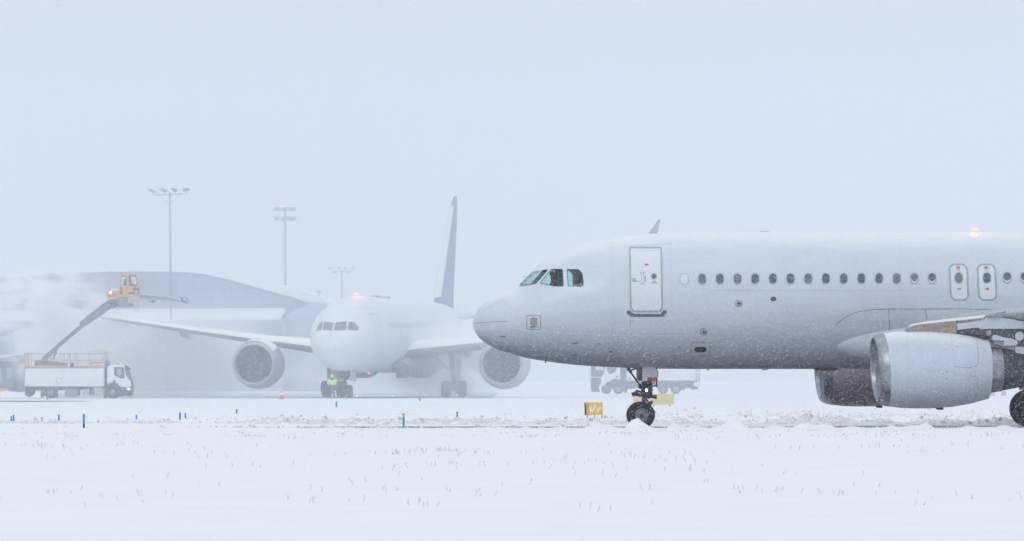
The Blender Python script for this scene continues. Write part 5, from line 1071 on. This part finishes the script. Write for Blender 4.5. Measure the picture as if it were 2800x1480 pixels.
# taxiway signs
sg1 = thing('taxiway_sign', 'yellow taxiway sign box streaked with snow, left of the near nose wheel', 'sign', (P(1623, 0, 205).x, 205, 0), 0)
sq1 = lambda x, y: (lambda p: (p.x - sg1.location.x, p.z))(P(*Z5(x, y), 205))
mb = MB(); mb.prism([sq1(248, 800), sq1(378, 794), sq1(378, 994), sq1(250, 998)], 0, .16); pn = mb.build('sign_panel', mat('sign_yellow', (.78, .50, .05), .5, var=.08, vscale=6), sg1, bevel=.004)
mb = MB(); mb.prism([sq1(381, 794), sq1(499, 795), sq1(503, 988), sq1(381, 993)], 0.003, .16); mb.build('sign_panel', MATS['sign_yellow'], sg1, bevel=.004)
mb = MB(); mb.prism([sq1(215, 801), sq1(246, 799), sq1(249, 999), sq1(221, 999)], .0, .17); mb.build('end_cap', M_chas, sg1)
mb = MB(); mb.prism([sq1(245, 799), sq1(296, 797), sq1(298, 996), sq1(250, 998)], -.006, -.001); mb.build('amber_strip', mat('sign_amber', (.74, .38, .02), .5), pn)
mb = MB(); mb.prism([sq1(262, 835), sq1(287, 833), sq1(288, 862), sq1(262, 866)], -.012, -.006); mb.build('plate', M_metal, pn)
M_stick = mat('stuck_snow', (.84, .86, .88), .8)
mb = MB()
for pts in ([(296, 805), (303, 855), (310, 905), (318, 860), (328, 895), (334, 935), (345, 900), (356, 890), (364, 850), (373, 812), (374, 905), (362, 930), (352, 905), (344, 960), (336, 965), (328, 920), (318, 950), (312, 980), (308, 940), (300, 990), (297, 900)],
            [(384, 812), (396, 850), (404, 905), (412, 940), (420, 880), (430, 920), (442, 890), (455, 870), (468, 835), (466, 895), (452, 925), (442, 900), (434, 965), (428, 975), (420, 935), (408, 950), (398, 905), (392, 870), (386, 905)]):
    q = [sq1(*p) for p in pts]; mb.prism(q, -.012, -.002)
mb.build('snow_streaks', M_stick, pn)
mb = MB()
for x in (262, 375, 488): p = sq1(x, 994); mb.tube((p[0], .08, -.05), (p[0], .08, p[1] + .02), .018)
mb.build('legs', M_metal, sg1)
Zq = lambda x, y: P(*Z5(x, y), 295)
sg2 = thing('taxiway_sign', 'long blank pale yellow sign board seen past the near nose wheel', 'sign', (Zq(1290, 0).x, 295, 0), 0)
s2 = lambda x, y: (Zq(x, y).x - sg2.location.x, Zq(x, y).z)
mb = MB(); mb.prism([s2(975, 665), s2(1600, 665), s2(1608, 672), s2(1610, 825), s2(1602, 832), s2(975, 830), s2(970, 822), s2(970, 672)], 0, .2); mb.build('sign_board', mat('sign_cream', (.70, .58, .34), .6, var=.08, vscale=2), sg2, bevel=.01)
mb = MB()
for x in (1040, 1290, 1540): p = s2(x, 830); mb.tube((p[0], .1, -.05), (p[0], .1, p[1] + .02), .03)
mb.build('legs', M_metal, sg2)
# traffic cone
cY = 411; cn_ = thing('traffic_cone', 'red and white traffic cone on the apron right of the far engine', 'traffic cone', (P(770, 0, cY).x, cY, .02))
mb = MB()
prof = [(.03, .15), (.30, .115), (.30, .115), (.48, .085), (.48, .085), (.60, .062), (.60, .062), (.76, .03)]
for i, (a, b) in enumerate(((0, 1), (2, 3), (4, 5), (6, 7))): mb.lathe([prof[a], prof[b]], (0, 0, 0), (0, 0, 1), seg=24, mi=i % 2)
cbm = mb.build('cone', [mat('cone_red', (.75, .10, .10), .5), mat('cone_white', (.8, .8, .8), .5)], cn_); mb = MB(); mb.box((0, 0, .015), (.42, .42, .05)); mb.build('base', M_grey, cn_, bevel=.01)
# two red plastic barriers right of the near engine
for i, (px, lab) in enumerate(((2713, 'red barrier half hidden behind the near engine'), (2744, 'red barrier standing free right of the near engine'))):
    Y = 500; t = thing('traffic_barrier', lab, 'barrier', (P(px, 0, Y).x, Y, .02), group='red barriers beyond the near engine')
    mb = MB(); mb.loft([[Vector((x * a, y * a, z)) for x, y in ((-.21, -.16), (.21, -.16), (.21, .16), (-.21, .16))] for z, a in ((0, 1.15), (.12, 1.1), (.2, .95), (.6, .82), (.74, .6))]); mb.build('body', mat('barrier_red', (.72, .16, .18), .5), t, bevel=.03)
    mb = MB(); mb.box((0, 0, .45), (.43, .30, .10)); mb.build('reflective_band', MATS['cone_white'], t)
# orange barrier by the left edge
oY = 486; t = thing('traffic_barrier', 'orange plastic barrier standing in the snow at the left edge', 'barrier', (P(9, 0, oY).x, oY, .1))
oq = lambda px, py: (lambda p: (p.x - t.location.x, p.z - .1))(P(px, py, oY))
mb = MB(); mb.prism([oq(-30, 1062), (oq(19, 0)[0], oq(0, 1063.5)[1]), oq(21, 1067), oq(20, 1073), oq(5, 1077), oq(-30, 1080)], -.2, .2); mb.build('body', mat('barrier_orange', (.75, .36, .06), .5), t, bevel=.04)
mb = MB(); mb.box((oq(9, 0)[0], -.21, oq(0, 1073)[1]), (.2, .02, .12)); mb.build('slot', M_chas, t)
# snow bank behind the truck
mb = MB(); V = []; nn = 60
for i in range(nn + 1):
    px = -60 + i * 4.0; x = P(px, 0, 452).x
    for j in range(9):
        v = j / 8 * 2 - 1; hgt = .62 * (1 - sm(60, 150, px)) * (.8 + .5 * noise.noise(Vector((x * .5, j * .4, 3)))) + .12 * noise.noise(Vector((x * 1.8, j, 7))) * (1 - sm(80, 170, px)); V.append((x, 452 + v * 3.5, -.03 + max(hgt, 0) * (1 - v * v)))
mb.add(V, [(i * 9 + j, (i + 1) * 9 + j, (i + 1) * 9 + j + 1, i * 9 + j + 1) for i in range(nn) for j in range(8)]); o = mb.build('snow_bank', M_snow, recalc=False, ang=180); o['kind'] = 'stuff'; o['label'] = 'ploughed bank of snow behind the de-icing truck'
# apron edge lights
for i, (px, py, lab) in enumerate(((976, 1086, 'tiny white apron light nearest the far nose wheels'), (1074, 1083, 'tiny white apron light midway between the far nose wheels and main wheels'), (1164.5, 1080.5, 'tiny white apron light just left of the far main wheels'), (1250, 1079.5, 'tiny white apron light between the far main wheels'))):
    Y = 446; Xp = P(px, 0, Y).x; zt = P(px, py, Y).z; t = thing('edge_light', lab, 'edge light', (Xp, Y, .012), group='apron edge lights')
    mb = MB(); mb.tube((0, 0, 0), (0, 0, max(zt - .1, .06)), .03); mb.build('stem', M_mast, t); mb = MB(); mb.ball((0, 0, max(zt - .012, .12)), .04, sub=2); mb.build('lamp', MATS['cool_glow'], t)
# the apron worker
wk = thing('person', 'apron worker in a bright yellow-green jacket standing before the far nose wheels, back turned', 'worker', (P(908, 0, 429).x, 429, .012))
M_hv = mat('hi_vis', (.52, .92, .04), .7, var=.15, vscale=6); M_trs = mat('dark_trousers', (.035, .045, .07), .8)
skinfig('body', [((0, 0, .92), (.17, .13)), ((-.11, 0, .84), (.12, .12)), ((-.13, .02, .48), (.085, .085)), ((-.14, .04, .10), (.06, .06)), ((-.14, -.06, .04), (.05, .045)), ((.11, 0, .84), (.12, .12)), ((.13, .02, .48), (.085, .085)), ((.14, .04, .10), (.06, .06)), ((.14, -.06, .04), (.05, .045)),
                 ((0, 0, 1.12), (.17, .13)), ((0, .02, 1.38), (.19, .12)), ((0, .04, 1.50), .06), ((0, .06, 1.58), (.085, .10)), ((0, .06, 1.68), (.08, .09)), ((.22, .02, 1.36), .065), ((.27, .03, 1.12), .05), ((.22, .16, .95), .04), ((.19, .22, .90), (.04, .03)), ((-.22, .02, 1.36), .065), ((-.27, .03, 1.12), .05), ((-.22, .16, .95), .04), ((-.19, .22, .90), (.04, .03))],
        [(0, 1), (1, 2), (2, 3), (3, 4), (0, 5), (5, 6), (6, 7), (7, 8), (0, 9), (9, 10), (10, 11), (11, 12), (12, 13), (10, 14), (14, 15), (15, 16), (16, 17), (10, 18), (18, 19), (19, 20), (20, 21)], M_trs, wk)
skinfig('jacket', [((0, 0, .90), (.235, .17)), ((0, 0, 1.12), (.235, .17)), ((0, .02, 1.36), (.22, .15)), ((0, .04, 1.48), (.10, .10)), ((.23, .02, 1.36), .095), ((.285, .03, 1.12), .08), ((.24, .14, .98), .065), ((-.23, .02, 1.36), .095), ((-.285, .03, 1.12), .08), ((-.24, .14, .98), .065)],
        [(0, 1), (1, 2), (2, 3), (2, 4), (4, 5), (5, 6), (2, 7), (7, 8), (8, 9)], M_hv, wk)
mb = MB(); mb.lathe([(1.14, .245), (1.19, .245)], (0, 0, 0), (0, 0, 1), seg=32); [setattr(v, 'y', v.y * .76) for v in mb.v]; mb.build('reflective_band', mat('band_silver', (.6, .66, .6), .4), wk)
mb = MB(); mb.ball((0, .04, 1.60), .125, sub=3, sc=(1, 1.05, 1.2)); mb.build('hood', M_hv, wk); wk.scale = (1.08, 1.08, 1.04)

# ================================================================== FALLING SNOW, BLOWN SNOW, SPRAY AND HAZE
def flakes(name, n, y0, y1, r0, r1, label, seed):
    g = np.random.default_rng(seed); y = y0 + (y1 - y0) * g.random(n) ** .8 if y0 < 100 else g.uniform(y0, y1, n)
    x = g.uniform(-1, 1, n) * (.115 * y + 4); z = .15 + g.random(n) * (.085 * y + 2); r = r0 + (r1 - r0) * g.random(n) ** 2
    ok = ~((y > 167.6) & (x > -2.5) & (y < 190)); x, y, z, r = x[ok], y[ok], z[ok], r[ok]; n = len(x)
    T4 = np.array([(1, 1, 1), (1, -1, -1), (-1, 1, -1), (-1, -1, 1)], float) / math.sqrt(3)
    a = g.uniform(0, 6.28, n); b = g.uniform(0, 6.28, n)
    v = T4[None, :, :].repeat(n, 0); ca_, sa_ = np.cos(a)[:, None], np.sin(a)[:, None]; cb_, sb_ = np.cos(b)[:, None], np.sin(b)[:, None]
    vx = v[..., 0] * ca_ - v[..., 1] * sa_; vy = v[..., 0] * sa_ + v[..., 1] * ca_; vz = v[..., 2]; vy, vz = vy * cb_ - vz * sb_, vy * sb_ + vz * cb_
    V = np.stack([vx * r[:, None] * 1.3 + x[:, None], vy * r[:, None] + y[:, None], vz * r[:, None] + z[:, None]], -1).reshape(-1, 3)
    F = (np.array([(0, 1, 2), (0, 3, 1), (0, 2, 3), (1, 3, 2)])[None] + 4 * np.arange(n)[:, None, None]).reshape(-1)
    me = bpy.data.meshes.new(name); me.vertices.add(4 * n); me.vertices.foreach_set('co', V.ravel()); nf = 4 * n
    me.loops.add(3 * nf); me.loops.foreach_set('vertex_index', F); me.polygons.add(nf); me.polygons.foreach_set('loop_start', np.arange(nf) * 3); me.polygons.foreach_set('loop_total', np.full(nf, 3))
    me.update(calc_edges=True); me.materials.append(mat('snowflake', (.90, .92, .95), .8))
    o = bpy.data.objects.new(name, me); S.collection.objects.link(o); o['kind'] = 'stuff'; o['label'] = label
flakes('falling_snow', 560000, 66, 172, .0028, .0072, 'fine snow falling through the air in front of the near airliner', 5)
flakes('falling_snow', 90000, 172, 420, .006, .022, 'snow falling over the open field beyond the near airliner', 6)
def vol(name, cube, dens, col, label, aniso=.0):
    mb = MB(); (x0, x1), (y0, y1), (z0, z1) = cube; mb.box(((x0 + x1) / 2, (y0 + y1) / 2, (z0 + z1) / 2), (x1 - x0, y1 - y0, z1 - z0))
    m = bpy.data.materials.new(name); m.use_nodes = True; n = m.node_tree.nodes; l = m.node_tree.links; n.remove(n['Principled BSDF'])
    v = n.new('ShaderNodeVolumePrincipled'); v.inputs['Density'].default_value = dens; v.inputs['Color'].default_value = (*col, 1); v.inputs['Anisotropy'].default_value = aniso
    l.new(v.outputs[0], n['Material Output'].inputs['Volume'])
    o = mb.build(name, m, smooth=False); o['kind'] = 'stuff'; o['label'] = label; return o
def cloud(name, px, py, Y, sx, sy, sz, dens, label, nscale=2.0, seed=0.0, lo=.42):
    c = P(px, py, Y); mb = MB(); mb.ball((0, 0, 0), 1.0, sub=3)
    m = bpy.data.materials.new(name); m.use_nodes = True; n = m.node_tree.nodes; l = m.node_tree.links; n.remove(n['Principled BSDF'])
    v = n.new('ShaderNodeVolumePrincipled'); v.inputs['Color'].default_value = (.995, .995, 1, 1)
    t = n.new('ShaderNodeTexCoord'); ln = n.new('ShaderNodeVectorMath'); ln.operation = 'LENGTH'; l.new(t.outputs['Object'], ln.inputs[0])
    fall = n.new('ShaderNodeMapRange'); fall.interpolation_type = 'SMOOTHSTEP'; fall.inputs['From Min'].default_value = .98; fall.inputs['From Max'].default_value = .25; l.new(ln.outputs['Value'], fall.inputs['Value'])
    mp = n.new('ShaderNodeMapping'); mp.inputs['Location'].default_value = (seed, seed, seed); l.new(t.outputs['Object'], mp.inputs[0])
    nz_ = n.new('ShaderNodeTexNoise'); nz_.inputs['Scale'].default_value = nscale; nz_.inputs['Detail'].default_value = 4; nz_.inputs['Roughness'].default_value = .6; nz_.inputs['Distortion'].default_value = .6; l.new(mp.outputs[0], nz_.inputs['Vector'])
    mr = n.new('ShaderNodeMapRange'); mr.inputs['From Min'].default_value = lo; mr.inputs['From Max'].default_value = .66; l.new(nz_.outputs['Fac'], mr.inputs['Value'])
    mu = n.new('ShaderNodeMath'); mu.operation = 'MULTIPLY'; l.new(fall.outputs[0], mu.inputs[0]); l.new(mr.outputs[0], mu.inputs[1])
    md = n.new('ShaderNodeMath'); md.operation = 'MULTIPLY'; md.inputs[1].default_value = dens; l.new(mu.outputs[0], md.inputs[0]); l.new(md.outputs[0], v.inputs['Density']); l.new(v.outputs[0], n['Material Output'].inputs['Volume'])
    m.cycles.volume_step_rate = 1.0
    o = mb.build(name, m); o.location = c; o.scale = (sx, sy, sz); o['kind'] = 'stuff'; o['label'] = label; return o
cloud('spray_cloud', 110, 835, 464, 8.0, 13, 4.2, 1.1, 'billowing white spray drifting left of the raised boom', 3.2, 1.0, .50)
cloud('spray_cloud', 150, 960, 462, 4.8, 9, 4.2, .9, 'white spray falling behind the de-icing truck deck', 2.6, 5.0, .44)
cloud('spray_cloud', 430, 985, 474, 12, 14, 5.5, .36, 'thin spray mist between the de-icing truck and the far engine', 1.4, 9.0, .30)
cloud('spray_cloud', 1240, 990, 458, 6.5, 12, 4.6, .30, 'thin blown snow beside the far main wheels', 1.6, 3.0, .36)
cloud('spray_cloud', 1010, 1015, 478, 11, 16, 3.6, .12, 'blown snow under the belly of the far airliner', 1.6, 13.0, .36)
vol('blowing_snow', ((-258, 258), (225, 1140), (-1.5, 58)), .0018, (.87, .925, 1), 'dense blowing snow whitening the far apron')
vol('haze', ((-260, 260), (-40, 1150), (-2, 62)), .0002, (.87, .925, 1), 'pale falling-snow haze over the whole airfield')
cloud('spray_cloud', 640, 940, 466, 10, 12, 5.0, .07, 'thin mist drifting over the wing and engine at the left of the far airliner', 1.5, 21.0, .38)
